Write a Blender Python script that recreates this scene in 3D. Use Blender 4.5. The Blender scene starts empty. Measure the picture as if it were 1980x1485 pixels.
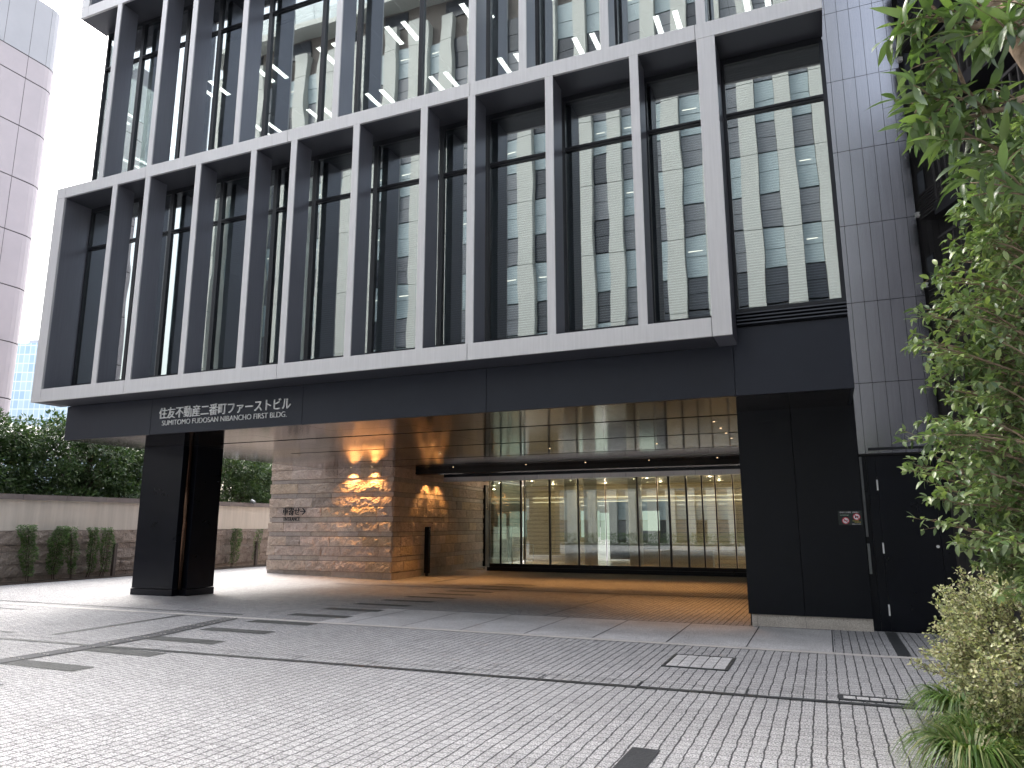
import bpy, math, random
from mathutils import Vector, Matrix, noise
R = math.radians
random.seed(7)
SC = bpy.context.scene
COL = SC.collection

# ------------------------------------------------------------------ camera
FP, PIT, ROL, YAW = 1408.889, 0.191395, -0.0012765, 0.3985683
fw = Vector((-math.sin(YAW)*math.cos(PIT), math.cos(YAW)*math.cos(PIT), math.sin(PIT)))
r0 = fw.cross(Vector((0, 0, 1))).normalized(); u0 = r0.cross(fw)
rr = r0*math.cos(ROL)+u0*math.sin(ROL); uu = -r0*math.sin(ROL)+u0*math.cos(ROL)
cam = bpy.data.cameras.new('camera'); co = bpy.data.objects.new('camera', cam); COL.objects.link(co)
co.matrix_world = Matrix(((rr.x, uu.x, -fw.x, 0), (rr.y, uu.y, -fw.y, 0), (rr.z, uu.z, -fw.z, 1.55), (0, 0, 0, 1)))
cam.sensor_width = 36; cam.lens = FP/1980*36; cam.clip_end = 3000; cam.clip_start = 0.05
SC.camera = co

# ------------------------------------------------------------------ sky, sun, exposure
SUN_EL, SUN_AZ = R(52), R(-62)      # azimuth from +Y towards +X
w = bpy.data.worlds.new("World"); SC.world = w; w.use_nodes = True
nt = w.node_tree; nt.nodes.clear()
sky = nt.nodes.new('ShaderNodeTexSky'); sky.sky_type = 'NISHITA'; sky.sun_disc = False
sky.sun_elevation = SUN_EL; sky.sun_rotation = SUN_AZ; sky.air_density = 1.6; sky.dust_density = 6; sky.ozone_density = 1
hs = nt.nodes.new('ShaderNodeHueSaturation'); hs.inputs['Saturation'].default_value = 0.42
bgn = nt.nodes.new('ShaderNodeBackground'); bgn.inputs[1].default_value = 0.15
wo = nt.nodes.new('ShaderNodeOutputWorld')
nt.links.new(sky.outputs[0], hs.inputs['Color']); nt.links.new(hs.outputs[0], bgn.inputs[0]); nt.links.new(bgn.outputs[0], wo.inputs[0])
sl = bpy.data.lights.new('sun', 'SUN'); sl.energy = 0.5; sl.angle = R(25); sl.color = (1, 0.975, 0.95)
so = bpy.data.objects.new('sun', sl); COL.objects.link(so)
sdir = Vector((math.sin(SUN_AZ)*math.cos(SUN_EL), math.cos(SUN_AZ)*math.cos(SUN_EL), math.sin(SUN_EL)))
so.rotation_euler = sdir.to_track_quat('Z', 'Y').to_euler()
vs = SC.view_settings; vs.view_transform = 'Standard'; vs.look = 'None'; vs.gamma = 1; vs.use_curve_mapping = False
vs.exposure = 2.0
SC.cycles.max_bounces = 8; SC.cycles.transparent_max_bounces = 12; SC.cycles.glossy_bounces = 5
SC.cycles.use_denoising = True
SC.cycles.sample_clamp_indirect = 6.0

# ------------------------------------------------------------------ mesh helpers
class MB:
    def __init__(s): s.v = []; s.f = []; s.m = []
    def q(s, *p, mi=0):
        n = len(s.v); s.v += [tuple(a) for a in p]; s.f.append(tuple(range(n, n+len(p)))); s.m.append(mi)
    def box(s, x0, x1, y0, y1, z0, z1, mi=0):
        if x0 > x1: x0, x1 = x1, x0
        if y0 > y1: y0, y1 = y1, y0
        n = len(s.v)
        s.v += [(x, y, z) for z in (z0, z1) for y in (y0, y1) for x in (x0, x1)]
        for f in ((0, 2, 3, 1), (4, 5, 7, 6), (0, 1, 5, 4), (2, 6, 7, 3), (0, 4, 6, 2), (1, 3, 7, 5)):
            s.f.append(tuple(n+i for i in f)); s.m.append(mi)
        return s
    def obox(s, c, ax, ay, az, mi=0):   # oriented box: centre and three half axes
        n = len(s.v); c = Vector(c); ax = Vector(ax); ay = Vector(ay); az = Vector(az)
        s.v += [tuple(c+ax*i+ay*j+az*k) for k in (-1, 1) for j in (-1, 1) for i in (-1, 1)]
        for f in ((0, 2, 3, 1), (4, 5, 7, 6), (0, 1, 5, 4), (2, 6, 7, 3), (0, 4, 6, 2), (1, 3, 7, 5)):
            s.f.append(tuple(n+i for i in f)); s.m.append(mi)
        return s
    def tube(s, pts, rad, n=7, mi=0):
        pts = [Vector(p) for p in pts]; base = len(s.v)
        for i, p in enumerate(pts):
            d = (pts[min(i+1, len(pts)-1)]-pts[max(i-1, 0)])
            if d.length < 1e-6: d = Vector((0, 0, 1))
            d.normalize(); a = d.orthogonal().normalized(); b = d.cross(a)
            r = rad[i] if isinstance(rad, (list, tuple)) else rad
            for k in range(n):
                t = 2*math.pi*k/n; s.v.append(tuple(p+a*math.cos(t)*r+b*math.sin(t)*r))
        for i in range(len(pts)-1):
            for k in range(n):
                a0 = base+i*n+k; a1 = base+i*n+(k+1) % n
                s.f.append((a0, a1, a1+n, a0+n)); s.m.append(mi)
        s.f.append(tuple(base+k for k in reversed(range(n)))); s.m.append(mi)
        e = base+(len(pts)-1)*n; s.f.append(tuple(e+k for k in range(n))); s.m.append(mi)
        return s
    def disc(s, c, r, axis='z', h=0.01, n=20, mi=0):
        c = Vector(c); d = {'x': Vector((h, 0, 0)), 'y': Vector((0, h, 0)), 'z': Vector((0, 0, h))}[axis]
        return s.tube([c-d/2, c+d/2], r, n, mi)
    def build(s, name, mat, parent=None, smooth=False, bevel=0):
        me = bpy.data.meshes.new(name); me.from_pydata(s.v, [], s.f)
        for x in (mat if isinstance(mat, (list, tuple)) else [mat]): me.materials.append(x)
        if any(s.m): me.polygons.foreach_set('material_index', s.m)
        if smooth: me.polygons.foreach_set('use_smooth', [True]*len(s.f))
        me.update()
        o = bpy.data.objects.new(name, me); COL.objects.link(o)
        if bevel:
            b = o.modifiers.new('b', 'BEVEL'); b.width = bevel; b.segments = 2; b.limit_method = 'ANGLE'
        if parent is not None:
            o.parent = parent; o.location = -Vector(parent.get('wl', (0, 0, 0)))
        return o

def B(*a, mi=0): return MB().box(*a, mi=mi)
def tag(o, label=None, cat=None, group=None, kind=None):
    if label: o['label'] = label
    if cat: o['category'] = cat
    if group: o['group'] = group
    if kind: o['kind'] = kind
    return o
def thing(name, loc, label, cat, group=None):
    o = bpy.data.objects.new(name, None); COL.objects.link(o); o.location = loc; o['wl'] = tuple(loc); o.empty_display_size = .2
    return tag(o, label, cat, group)
def copy_tree(src, loc, label=None, rz=0, sc=1):
    r = src.copy(); COL.objects.link(r); r.location = loc; r.rotation_euler = (0, 0, rz); r.scale = (sc, sc, sc)
    if label: r['label'] = label
    for ch in list(src.children):
        c = ch.copy(); COL.objects.link(c); c.parent = r
        for g in list(ch.children):
            d = g.copy(); COL.objects.link(d); d.parent = c
    return r
def text_mesh(name, s, size, mat, loc, rot, parent=None, ext=0.008, width=None, bold=0.0, align='LEFT'):
    c = bpy.data.curves.new('txt', 'FONT'); c.body = s; c.size = size; c.extrude = ext; c.offset = bold; c.align_x = align
    o = bpy.data.objects.new('txt', c); COL.objects.link(o); bpy.context.view_layer.update()
    me = bpy.data.meshes.new_from_object(o.evaluated_get(bpy.context.evaluated_depsgraph_get()))
    wd = o.dimensions.x; bpy.data.objects.remove(o)
    me.name = name; me.materials.clear(); me.materials.append(mat)
    sx = (width/wd) if width else 1
    M = Matrix.Translation(loc) @ rot.to_4x4() @ Matrix.Diagonal((sx, 1, 1, 1))
    me.transform(M)
    n = bpy.data.objects.new(name, me); COL.objects.link(n)
    if parent is not None: n.parent = parent; n.location = -Vector(parent.get('wl', (0, 0, 0)))
    return n
FRONT = Matrix(((1, 0, 0), (0, 0, -1), (0, 1, 0)))    # text standing on a wall, read looking along +Y

# ------------------------------------------------------------------ material helpers
def newmat(name):
    m = bpy.data.materials.new(name); m.use_nodes = True; t = m.node_tree; t.nodes.clear()
    o = t.nodes.new('ShaderNodeOutputMaterial'); return m, t, o
def N(t, typ, **k):
    n = t.nodes.new(typ)
    for a, b in k.items():
        if a.startswith('i_'):
            key = a[2:]; key = int(key) if key.isdigit() else key.replace('_', ' ')
            n.inputs[key].default_value = b
        else: setattr(n, a, b)
    return n
def L(t, a, b): t.links.new(a, b)
def math_(t, op, a, b=None, c=None):
    n = t.nodes.new('ShaderNodeMath'); n.operation = op
    for i, v in enumerate((a, b, c)):
        if v is None: continue
        if isinstance(v, (int, float)): n.inputs[i].default_value = v
        else: t.links.new(v, n.inputs[i])
    return n.outputs[0]
def ramp(t, fac, stops):
    n = t.nodes.new('ShaderNodeValToRGB'); e = n.color_ramp.elements
    while len(e) < len(stops): e.new(0.5)
    for i, (p, c) in enumerate(stops):
        e[i].position = p; e[i].color = (c, c, c, 1) if isinstance(c, (int, float)) else (*c, 1)
    t.links.new(fac, n.inputs[0]); return n.outputs[0]
def mixc(t, f, a, b, blend='MIX'):
    n = t.nodes.new('ShaderNodeMix'); n.data_type = 'RGBA'; n.blend_type = blend
    for i, v in ((0, f), (6, a), (7, b)):
        if isinstance(v, (int, float)): n.inputs[i].default_value = v
        elif isinstance(v, tuple): n.inputs[i].default_value = (*v, 1)
        else: t.links.new(v, n.inputs[i])
    return n.outputs[2]
def simple(name, col, rough=0.5, metal=0.0, var=0.12, vscale=3.0, bump=0.0, bscale=80, spec=0.5, stretch=None, coat=0):
    m, t, o = newmat(name)
    p = N(t, 'ShaderNodeBsdfPrincipled'); p.inputs['Metallic'].default_value = metal
    p.inputs['Specular IOR Level'].default_value = spec; p.inputs['Coat Weight'].default_value = coat
    tc = N(t, 'ShaderNodeTexCoord'); mp = N(t, 'ShaderNodeMapping'); L(t, tc.outputs['Object'], mp.inputs[0])
    if stretch: mp.inputs['Scale'].default_value = stretch
    nz = N(t, 'ShaderNodeTexNoise', i_Scale=vscale, i_Detail=5.0, i_Roughness=0.65); L(t, mp.outputs[0], nz.inputs['Vector'])
    lo = tuple(c*(1-var) for c in col); hi = tuple(min(1, c*(1+var)) for c in col)
    L(t, ramp(t, nz.outputs[0], [(0.3, lo), (0.7, hi)]), p.inputs['Base Color'])
    L(t, ramp(t, nz.outputs[0], [(0.3, max(0.02, rough*0.88)), (0.7, min(1, rough*1.12))]), p.inputs['Roughness'])
    if bump:
        nb = N(t, 'ShaderNodeTexNoise', i_Scale=bscale, i_Detail=4.0); L(t, tc.outputs['Object'], nb.inputs['Vector'])
        b = N(t, 'ShaderNodeBump', i_Strength=bump, i_Distance=0.01); L(t, nb.outputs[0], b.inputs['Height']); L(t, b.outputs[0], p.inputs['Normal'])
    L(t, p.outputs[0], o.inputs[0]); return m
def emit(name, col, s):
    m, t, o = newmat(name); e = N(t, 'ShaderNodeEmission', i_Strength=s); e.inputs[0].default_value = (*col, 1); L(t, e.outputs[0], o.inputs[0]); return m
def glass(name, refl=0.35, tint=(0.75, 0.82, 0.82), rtint=(0.9, 0.97, 0.95), wave=0.02, wscale=0.7, fmax=1.0):
    m, t, o = newmat(name)
    tr = N(t, 'ShaderNodeBsdfTransparent'); tr.inputs[0].default_value = (*tint, 1)
    g = N(t, 'ShaderNodeBsdfGlossy', i_Roughness=0.0); g.inputs[0].default_value = (*rtint, 1)
    lw = N(t, 'ShaderNodeLayerWeight', i_Blend=0.35)
    f = math_(t, 'MULTIPLY_ADD', lw.outputs['Facing'], 0.25, refl)
    f = math_(t, 'MINIMUM', f, fmax)
    tc = N(t, 'ShaderNodeTexCoord'); nz = N(t, 'ShaderNodeTexNoise', i_Scale=wscale, i_Detail=1.0); L(t, tc.outputs['Object'], nz.inputs['Vector'])
    b = N(t, 'ShaderNodeBump', i_Strength=1.0, i_Distance=wave); L(t, nz.outputs[0], b.inputs['Height']); L(t, b.outputs[0], g.inputs['Normal'])
    mx = N(t, 'ShaderNodeMixShader'); L(t, f, mx.inputs[0]); L(t, tr.outputs[0], mx.inputs[1]); L(t, g.outputs[0], mx.inputs[2])
    L(t, mx.outputs[0], o.inputs[0]); return m
def leafmat(name, cols, rough=0.4, trans=0.25, vein=True):
    m, t, o = newmat(name)
    g = N(t, 'ShaderNodeNewGeometry')
    c = ramp(t, g.outputs['Random Per Island'], [(i/(len(cols)-1) if len(cols) > 1 else 0, c) for i, c in enumerate(cols)])
    tc = N(t, 'ShaderNodeTexCoord'); nz = N(t, 'ShaderNodeTexNoise', i_Scale=1.6, i_Detail=3.0); L(t, tc.outputs['Object'], nz.inputs['Vector'])
    c = mixc(t, 1.0, c, ramp(t, nz.outputs[0], [(0.3, 0.7), (0.7, 1.2)]), 'MULTIPLY')
    p = N(t, 'ShaderNodeBsdfPrincipled'); p.inputs['Roughness'].default_value = rough; L(t, c, p.inputs['Base Color'])
    p.inputs['Specular IOR Level'].default_value = 0.45
    tl = N(t, 'ShaderNodeBsdfTranslucent'); L(t, mixc(t, 1.0, c, (1.3, 1.5, 0.6), 'MULTIPLY'), tl.inputs[0])
    mx = N(t, 'ShaderNodeMixShader'); mx.inputs[0].default_value = trans
    L(t, p.outputs[0], mx.inputs[1]); L(t, tl.outputs[0], mx.inputs[2]); L(t, mx.outputs[0], o.inputs[0]); return m

# ---- pavers: split granite setts laid in long wavering courses along Y
def paver_mat(name, cw=0.100, ch=0.106, base=1.0, jx=0.0078, jy=0.0052):
    m, t, o = newmat(name)
    p = N(t, 'ShaderNodeBsdfPrincipled'); p.inputs['Roughness'].default_value = 0.75
    tc = N(t, 'ShaderNodeTexCoord')
    sx = N(t, 'ShaderNodeSeparateXYZ'); L(t, tc.outputs['Object'], sx.inputs[0])
    nw = N(t, 'ShaderNodeTexNoise', i_Scale=5.5, i_Detail=6.0, i_Roughness=0.62); L(t, tc.outputs['Object'], nw.inputs['Vector'])
    sc = N(t, 'ShaderNodeSeparateColor'); L(t, nw.outputs['Color'], sc.inputs[0])
    x = math_(t, 'ADD', sx.outputs[0], math_(t, 'MULTIPLY', math_(t, 'SUBTRACT', sc.outputs[0], 0.5), 0.042))
    y = math_(t, 'ADD', sx.outputs[1], math_(t, 'MULTIPLY', math_(t, 'SUBTRACT', sc.outputs[1], 0.5), 0.026))
    u = math_(t, 'DIVIDE', x, cw); iu = math_(t, 'FLOOR', u); fu = math_(t, 'FRACT', u)
    wn = N(t, 'ShaderNodeTexWhiteNoise', noise_dimensions='1D'); L(t, iu, wn.inputs['W'])
    v = math_(t, 'ADD', math_(t, 'DIVIDE', y, ch), wn.outputs['Value']); iv = math_(t, 'FLOOR', v); fv = math_(t, 'FRACT', v)
    du = math_(t, 'MULTIPLY', math_(t, 'MINIMUM', fu, math_(t, 'SUBTRACT', 1.0, fu)), cw)
    dv = math_(t, 'MULTIPLY', math_(t, 'MINIMUM', fv, math_(t, 'SUBTRACT', 1.0, fv)), ch)
    mu = N(t, 'ShaderNodeMapRange', i_1=jx*0.45, i_2=jx); L(t, math_(t, 'ADD', du, math_(t, 'MULTIPLY', math_(t, 'SUBTRACT', sc.outputs[2], 0.5), 0.012)), mu.inputs[0])
    mv = N(t, 'ShaderNodeMapRange', i_1=jy*0.4, i_2=jy*1.2); L(t, dv, mv.inputs[0])
    mask = math_(t, 'MULTIPLY', mu.outputs[0], math_(t, 'MULTIPLY_ADD', mv.outputs[0], 0.82, 0.18))
    cb = N(t, 'ShaderNodeCombineXYZ'); L(t, iu, cb.inputs[0]); L(t, iv, cb.inputs[1])
    w2 = N(t, 'ShaderNodeTexWhiteNoise', noise_dimensions='2D'); L(t, cb.outputs[0], w2.inputs['Vector'])
    sp = N(t, 'ShaderNodeTexNoise', i_Scale=75.0, i_Detail=4.0, i_Roughness=0.75); L(t, tc.outputs['Object'], sp.inputs['Vector'])
    spk = ramp(t, sp.outputs[0], [(0.38, (0.07, 0.07, 0.075)), (0.45, (0.27, 0.268, 0.275)), (0.52, (0.46, 0.455, 0.465)), (0.6, (0.78, 0.77, 0.79))])
    big = N(t, 'ShaderNodeTexNoise', i_Scale=0.35, i_Detail=4.0); L(t, tc.outputs['Object'], big.inputs['Vector'])
    st = N(t, 'ShaderNodeTexNoise', i_Scale=2.2, i_Detail=7.0, i_Roughness=0.7); L(t, tc.outputs['Object'], st.inputs['Vector'])
    stain = ramp(t, st.outputs[0], [(0.28, 0.66), (0.42, 0.97), (0.60, 1.0), (0.74, 1.12)])
    tone = math_(t, 'MULTIPLY', math_(t, 'MULTIPLY_ADD', w2.outputs['Value'], 0.18, 0.88), math_(t, 'MULTIPLY_ADD', big.outputs[0], 0.5, 0.67*base))
    tone = math_(t, 'MULTIPLY', tone, stain)
    col = mixc(t, 1.0, spk, tone, 'MULTIPLY')
    col = mixc(t, mask, (0.05, 0.05, 0.055), col)
    L(t, col, p.inputs['Base Color'])
    h = math_(t, 'ADD', math_(t, 'MULTIPLY', mask, 1.0), math_(t, 'MULTIPLY', sp.outputs[0], 0.35))
    b = N(t, 'ShaderNodeBump', i_Strength=0.7, i_Distance=0.006); L(t, h, b.inputs['Height']); L(t, b.outputs[0], p.inputs['Normal'])
    L(t, p.outputs[0], o.inputs[0]); return m
def granite(name, c0, c1, c2, scale=110, rough=0.6, bump=0.2):
    m, t, o = newmat(name); p = N(t, 'ShaderNodeBsdfPrincipled'); p.inputs['Roughness'].default_value = rough
    tc = N(t, 'ShaderNodeTexCoord'); sp = N(t, 'ShaderNodeTexNoise', i_Scale=float(scale), i_Detail=3.0, i_Roughness=0.75); L(t, tc.outputs['Object'], sp.inputs['Vector'])
    big = N(t, 'ShaderNodeTexNoise', i_Scale=1.3, i_Detail=4.0); L(t, tc.outputs['Object'], big.inputs['Vector'])
    c = ramp(t, sp.outputs[0], [(0.36, c0), (0.5, c1), (0.64, c2)])
    c = mixc(t, 1.0, c, ramp(t, big.outputs[0], [(0.3, 0.82), (0.7, 1.12)]), 'MULTIPLY')
    L(t, c, p.inputs['Base Color'])
    b = N(t, 'ShaderNodeBump', i_Strength=bump, i_Distance=0.004); L(t, sp.outputs[0], b.inputs['Height']); L(t, b.outputs[0], p.inputs['Normal'])
    L(t, p.outputs[0], o.inputs[0]); return m
def stone_mat(name, cols, bump=1.0):
    m, t, o = newmat(name); p = N(t, 'ShaderNodeBsdfPrincipled'); p.inputs['Roughness'].default_value = 0.82
    g = N(t, 'ShaderNodeNewGeometry'); c = ramp(t, g.outputs['Random Per Island'], [(i/(len(cols)-1), c) for i, c in enumerate(cols)])
    tc = N(t, 'ShaderNodeTexCoord'); nz = N(t, 'ShaderNodeTexNoise', i_Scale=4.0, i_Detail=6.0, i_Roughness=0.7); L(t, tc.outputs['Object'], nz.inputs['Vector'])
    c = mixc(t, 1.0, c, ramp(t, nz.outputs[0], [(0.28, (0.78, 0.76, 0.74)), (0.72, (1.14, 1.12, 1.1))]), 'MULTIPLY')
    fn = N(t, 'ShaderNodeTexNoise', i_Scale=26.0, i_Detail=6.0, i_Roughness=0.7); L(t, tc.outputs['Object'], fn.inputs['Vector'])
    vo = N(t, 'ShaderNodeTexVoronoi', i_Scale=17.0); L(t, tc.outputs['Object'], vo.inputs['Vector'])
    c = mixc(t, 0.35, c, mixc(t, 1.0, c, ramp(t, fn.outputs[0], [(0.35, 0.55), (0.65, 1.25)]), 'MULTIPLY'))
    L(t, c, p.inputs['Base Color'])
    h = math_(t, 'ADD', fn.outputs[0], math_(t, 'MULTIPLY', vo.outputs['Distance'], 0.6))
    b = N(t, 'ShaderNodeBump', i_Strength=bump, i_Distance=0.045); L(t, h, b.inputs['Height']); L(t, b.outputs[0], p.inputs['Normal'])
    L(t, p.outputs[0], o.inputs[0]); return m
def metal_panel(name, col, rough, metal=0.85, streak=0.06):
    return simple(name, col, rough, metal, streak, 6.0, stretch=(6, 6, 0.25))

M = {}
M['frame'] = metal_panel('frame_metal', (0.60, 0.59, 0.605), 0.42, 0.35)
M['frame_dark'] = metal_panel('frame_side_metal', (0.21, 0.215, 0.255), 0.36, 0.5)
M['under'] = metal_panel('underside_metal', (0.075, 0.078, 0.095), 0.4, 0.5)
M['fascia'] = simple('fascia_panel', (0.024, 0.0275, 0.040), 0.38, 0.3, 0.08, 2.0, spec=0.4)
M['column'] = simple('column_panel', (0.0055, 0.007, 0.011), 0.4, 0.1, 0.08, 2.0, spec=0.25)
M['black'] = simple('black_panel', (0.006, 0.0075, 0.013), 0.3, 0.2, 0.1, 2.0, spec=0.3)
M['mull'] = simple('mullion_black', (0.022, 0.024, 0.03), 0.35, 0.4, 0.1)
M['ceil'] = metal_panel('ceiling_metal', (0.27, 0.245, 0.24), 0.10, 0.95, 0.1)
M['slot'] = simple('slot_black', (0.006, 0.006, 0.008), 0.6)
M['tower'] = metal_panel('tower_panel', (0.36, 0.365, 0.41), 0.19, 0.95, 0.05)
M['glass2'] = glass('window_glass', 0.34, (0.5, 0.56, 0.56), (0.92, 0.97, 0.97), 0.0028, 0.8)
M['glass3'] = glass('upper_glass', 0.34, (0.62, 0.66, 0.66), (0.92, 0.97, 0.97), 0.0028, 0.8)
M['glassL'] = glass('lobby_glass', 0.20, (0.66, 0.69, 0.64), (0.95, 1, 1), 0.0006, 0.8)
M['blind'] = simple('blind_slat', (0.33, 0.36, 0.38), 0.5, 0, 0.05)
M['white'] = simple('white_metal', (0.78, 0.78, 0.78), 0.4, 0, 0.05)
M['letter'] = simple('letter_steel', (0.82, 0.83, 0.84), 0.35, 0.1, 0.04)
M['dletter'] = simple('letter_dark', (0.03, 0.035, 0.045), 0.35, 0.5, 0.04)
M['stone'] = stone_mat('pink_sandstone', [(0.62, 0.51, 0.46), (0.74, 0.64, 0.58), (0.51, 0.44, 0.40), (0.72, 0.61, 0.52), (0.62, 0.50, 0.36), (0.70, 0.58, 0.53), (0.42, 0.37, 0.34), (0.71, 0.61, 0.57), (0.57, 0.46, 0.41)])
M['stone_flat'] = stone_mat('sawn_sandstone', [(0.53, 0.47, 0.45), (0.59, 0.53, 0.50), (0.49, 0.44, 0.42), (0.56, 0.49, 0.43)], 0.1)
M['garden_stone'] = stone_mat('garden_wall_stone', [(0.24, 0.20, 0.175), (0.30, 0.25, 0.22), (0.26, 0.225, 0.20), (0.32, 0.27, 0.235)], 0.8)
M['plaster'] = simple('beige_plaster', (0.50, 0.46, 0.41), 0.9, 0, 0.13, 1.2, 0.15, 60, stretch=(4, 4, 0.35))
M['coping'] = simple('coping_stone', (0.15, 0.13, 0.125), 0.7, 0, 0.25, 2.0)
M['granite'] = granite('granite_plinth', (0.3, 0.26, 0.23), (0.56, 0.51, 0.46), (0.75, 0.71, 0.66))
M['paver'] = paver_mat('granite_setts')
M['slab'] = granite('granite_slabs', (0.18, 0.18, 0.185), (0.50, 0.49, 0.50), (0.80, 0.79, 0.80), 130, 0.7)
M['line'] = simple('pale_kerb', (0.55, 0.52, 0.50), 0.6, 0, 0.1, 3)
M['gutter'] = simple('gutter_steel', (0.085, 0.09, 0.095), 0.5, 0.5, 0.15, 5)
M['dark_setts'] = paver_mat('dark_setts', 0.100, 0.106, 1.0, 0.005, 0.003)
M['joint'] = simple('joint_dark', (0.05, 0.05, 0.055), 0.8)
M['brass'] = simple('bronze_strip', (0.10, 0.06, 0.04), 0.22, 1.0, 0.15, 8, stretch=(30, 30, 0.5))
M['soil'] = simple('soil', (0.06, 0.045, 0.035), 0.95, 0, 0.4, 12, 0.8, 30)
M['bark'] = simple('bark', (0.20, 0.145, 0.10), 0.85, 0, 0.4, 12, 0.6, 45)
M['barkd'] = simple('dark_bark', (0.075, 0.055, 0.045), 0.9, 0, 0.35, 14, 0.6, 40)
# dark versions of the setts in the crossing
_t = M['dark_setts'].node_tree
for n in _t.nodes:
    if n.type == 'VALTORGB' and len(n.color_ramp.elements) == 4 and n.color_ramp.elements[0].position > 0.37:
        for e, c in zip(n.color_ramp.elements, ((0.045, 0.048, 0.048), (0.07, 0.075, 0.075), (0.095, 0.10, 0.10), (0.16, 0.16, 0.16))): e.color = (*c, 1)

# ------------------------------------------------------------------ ground
def gz(X, Y):
    s = min(max((Y-12.5)/7.5, 0), 1); t = min(max((X+17.3)/4.85, 0), 1)
    return -0.12*s*t
def sheet(mb, x0, x1, y0, y1, dz, nx=1, ny=1, rot=None, mi=0):
    base = len(mb.v)
    for j in range(ny+1):
        for i in range(nx+1):
            x = x0+(x1-x0)*i/nx; y = y0+(y1-y0)*j/ny
            if rot: x, y = rot(x, y)
            mb.v.append((x, y, gz(x, y)+dz))
    for j in range(ny):
        for i in range(nx):
            a = base+j*(nx+1)+i; mb.f.append((a, a+1, a+nx+2, a+nx+1)); mb.m.append(mi)
    return mb
mb = MB(); xs = [-600, -120, -60, -40, -30, -24]+[-21+0.5*i for i in range(0, 26)]+[-7, 0, 2, 6, 20, 60, 120, 600]
ys = [-600, -100, -40, -12, 0, 6, 10]+[12.5+0.5*i for i in range(0, 17)]+[24, 30, 40, 60, 120, 600]
for y in ys:
    for x in xs: mb.v.append((x, y, gz(x, y)))
nx = len(xs)
for j in range(len(ys)-1):
    for i in range(nx-1):
        a = j*nx+i; mb.f.append((a, a+1, a+nx+1, a+nx)); mb.m.append(0)
tag(mb.build('ground', M['paver'], smooth=False), kind='structure')
# pale kerb line, gutter, slabs and inlaid strips
mb = MB(); sheet(mb, -40, 2.2, 10.10, 10.24, 0.006, 20, 1); tag(mb.build('pavement_line', M['line']), kind='structure')
mb = MB(); sheet(mb, -7.75, 0.0, 10.26, 12.33, 0.004, 8, 4)
tag(mb.build('pavement_slabs', M['slab']), kind='structure')
mb = MB()
for k in range(9):
    x = -0.02-1.03*k
    if x > -7.9: sheet(mb, x-0.008, x+0.008, 10.26, 12.33, 0.008, 1, 2)
sheet(mb, -9.4, -0.0, 12.33, 12.35, 0.008, 8, 1)
sheet(mb, -26, -9.6, 10.50, 10.55, 0.006, 12, 1)
sheet(mb, -12.9, -0.8, 17.72, 17.80, 0.006, 20, 1); sheet(mb, -12.9, -0.8, 17.90, 17.92, 0.006, 20, 1)
sheet(mb, -1.6, -1.585, 12.4, 24, 0.006, 1, 20); sheet(mb, -4.62, -4.60, 12.4, 17.7, 0.006, 1, 20)
tag(mb.build('pavement_joints', M['joint']), kind='structure')
def skew(x, y): return x, y+0.036*(x+5)
mb = MB(); sheet(mb, -11.2, 1.2, 7.24, 7.33, 0.007, 20, 1, skew)
sheet(mb, -11.2, 1.2, 7.55, 7.562, 0.007, 20, 1, skew)
for k in range(12): sheet(mb, -11+k*1.02, -10.985+k*1.02, 7.33, 7.55, 0.007, 1, 1, skew)
sheet(mb, -40, -11.2, 7.0, 7.10, 0.007, 8, 1); sheet(mb, -40, -11.2, 7.5, 7.56, 0.007, 8, 1)
sheet(mb, -10.6, -10.5, 7.6, 10.1, 0.007, 1, 4, lambda x, y: (x+(10.1-y)*0.05, y))
sheet(mb, -20, -14, 9.55, 9.62, 0.007, 4, 1); sheet(mb, -16, -13.2, 8.6, 8.66, 0.007, 4, 1)
tag(mb.build('drain_channel', M['gutter']), kind='structure')
# dark sett bars of the crossing
mb = MB()
for k in range(-1, 15):
    y = 5.95+k*0.99
    x0, x1 = -8.85, -7.62
    sheet(mb, x0, x1, y-0.13, y+0.15, 0.0045, 4, 2)
sheet(mb, -10.9, -10.8, 19.7, 22.0, 0.0045, 1, 3); sheet(mb, -12.3, -10.9, 21.9, 22.0, 0.0045, 3, 1)
tag(mb.build('crosswalk_bars', M['dark_setts']), kind='structure')
# tactile guide path: dark grey plates with ribs and pale studs
mb = MB(); mr = MB(); ms = MB()
path = [(-8.95, 3.2), (-8.95, 5.5), (-8.92, 7.0), (-9.02, 8.2), (-9.22, 9.1), (-9.42, 10.05)]
def ppt(a, b, t): return a[0]+(b[0]-a[0])*t, a[1]+(b[1]-a[1])*t
for a, b in zip(path[:-1], path[1:]):
    d = Vector((b[0]-a[0], b[1]-a[1], 0)); n = Vector((d.y, -d.x, 0)).normalized()
    for off0, off1, dz, tgt in ((-0.15, 0.15, 0.009, mb),):
        p = [(a[0]+n.x*off0, a[1]+n.y*off0, dz), (a[0]+n.x*off1, a[1]+n.y*off1, dz), (b[0]+n.x*off1, b[1]+n.y*off1, dz), (b[0]+n.x*off0, b[1]+n.y*off0, dz)]
        tgt.q(*p)
    for k in range(4):
        o_ = -0.11+k*0.073
        c = Vector(((a[0]+b[0])/2+n.x*o_, (a[1]+b[1])/2+n.y*o_, 0.0115))
        mr.obox(c, n*0.012, d*0.495, (0, 0, 0.003))
    k = 0.0; ln = d.length
    while k < ln:
        for o_ in (-0.11, -0.037, 0.037, 0.11):
            q = (a[0]+d.x*k/ln+n.x*o_, a[1]+d.y*k/ln+n.y*o_, 0.014); ms.disc(q, 0.014, 'z', 0.012, 6)
        k += 0.3
mb.build('x', simple('tactile_plate', (0.12, 0.122, 0.13), 0.55, 0.2, 0.1, 4))
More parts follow.
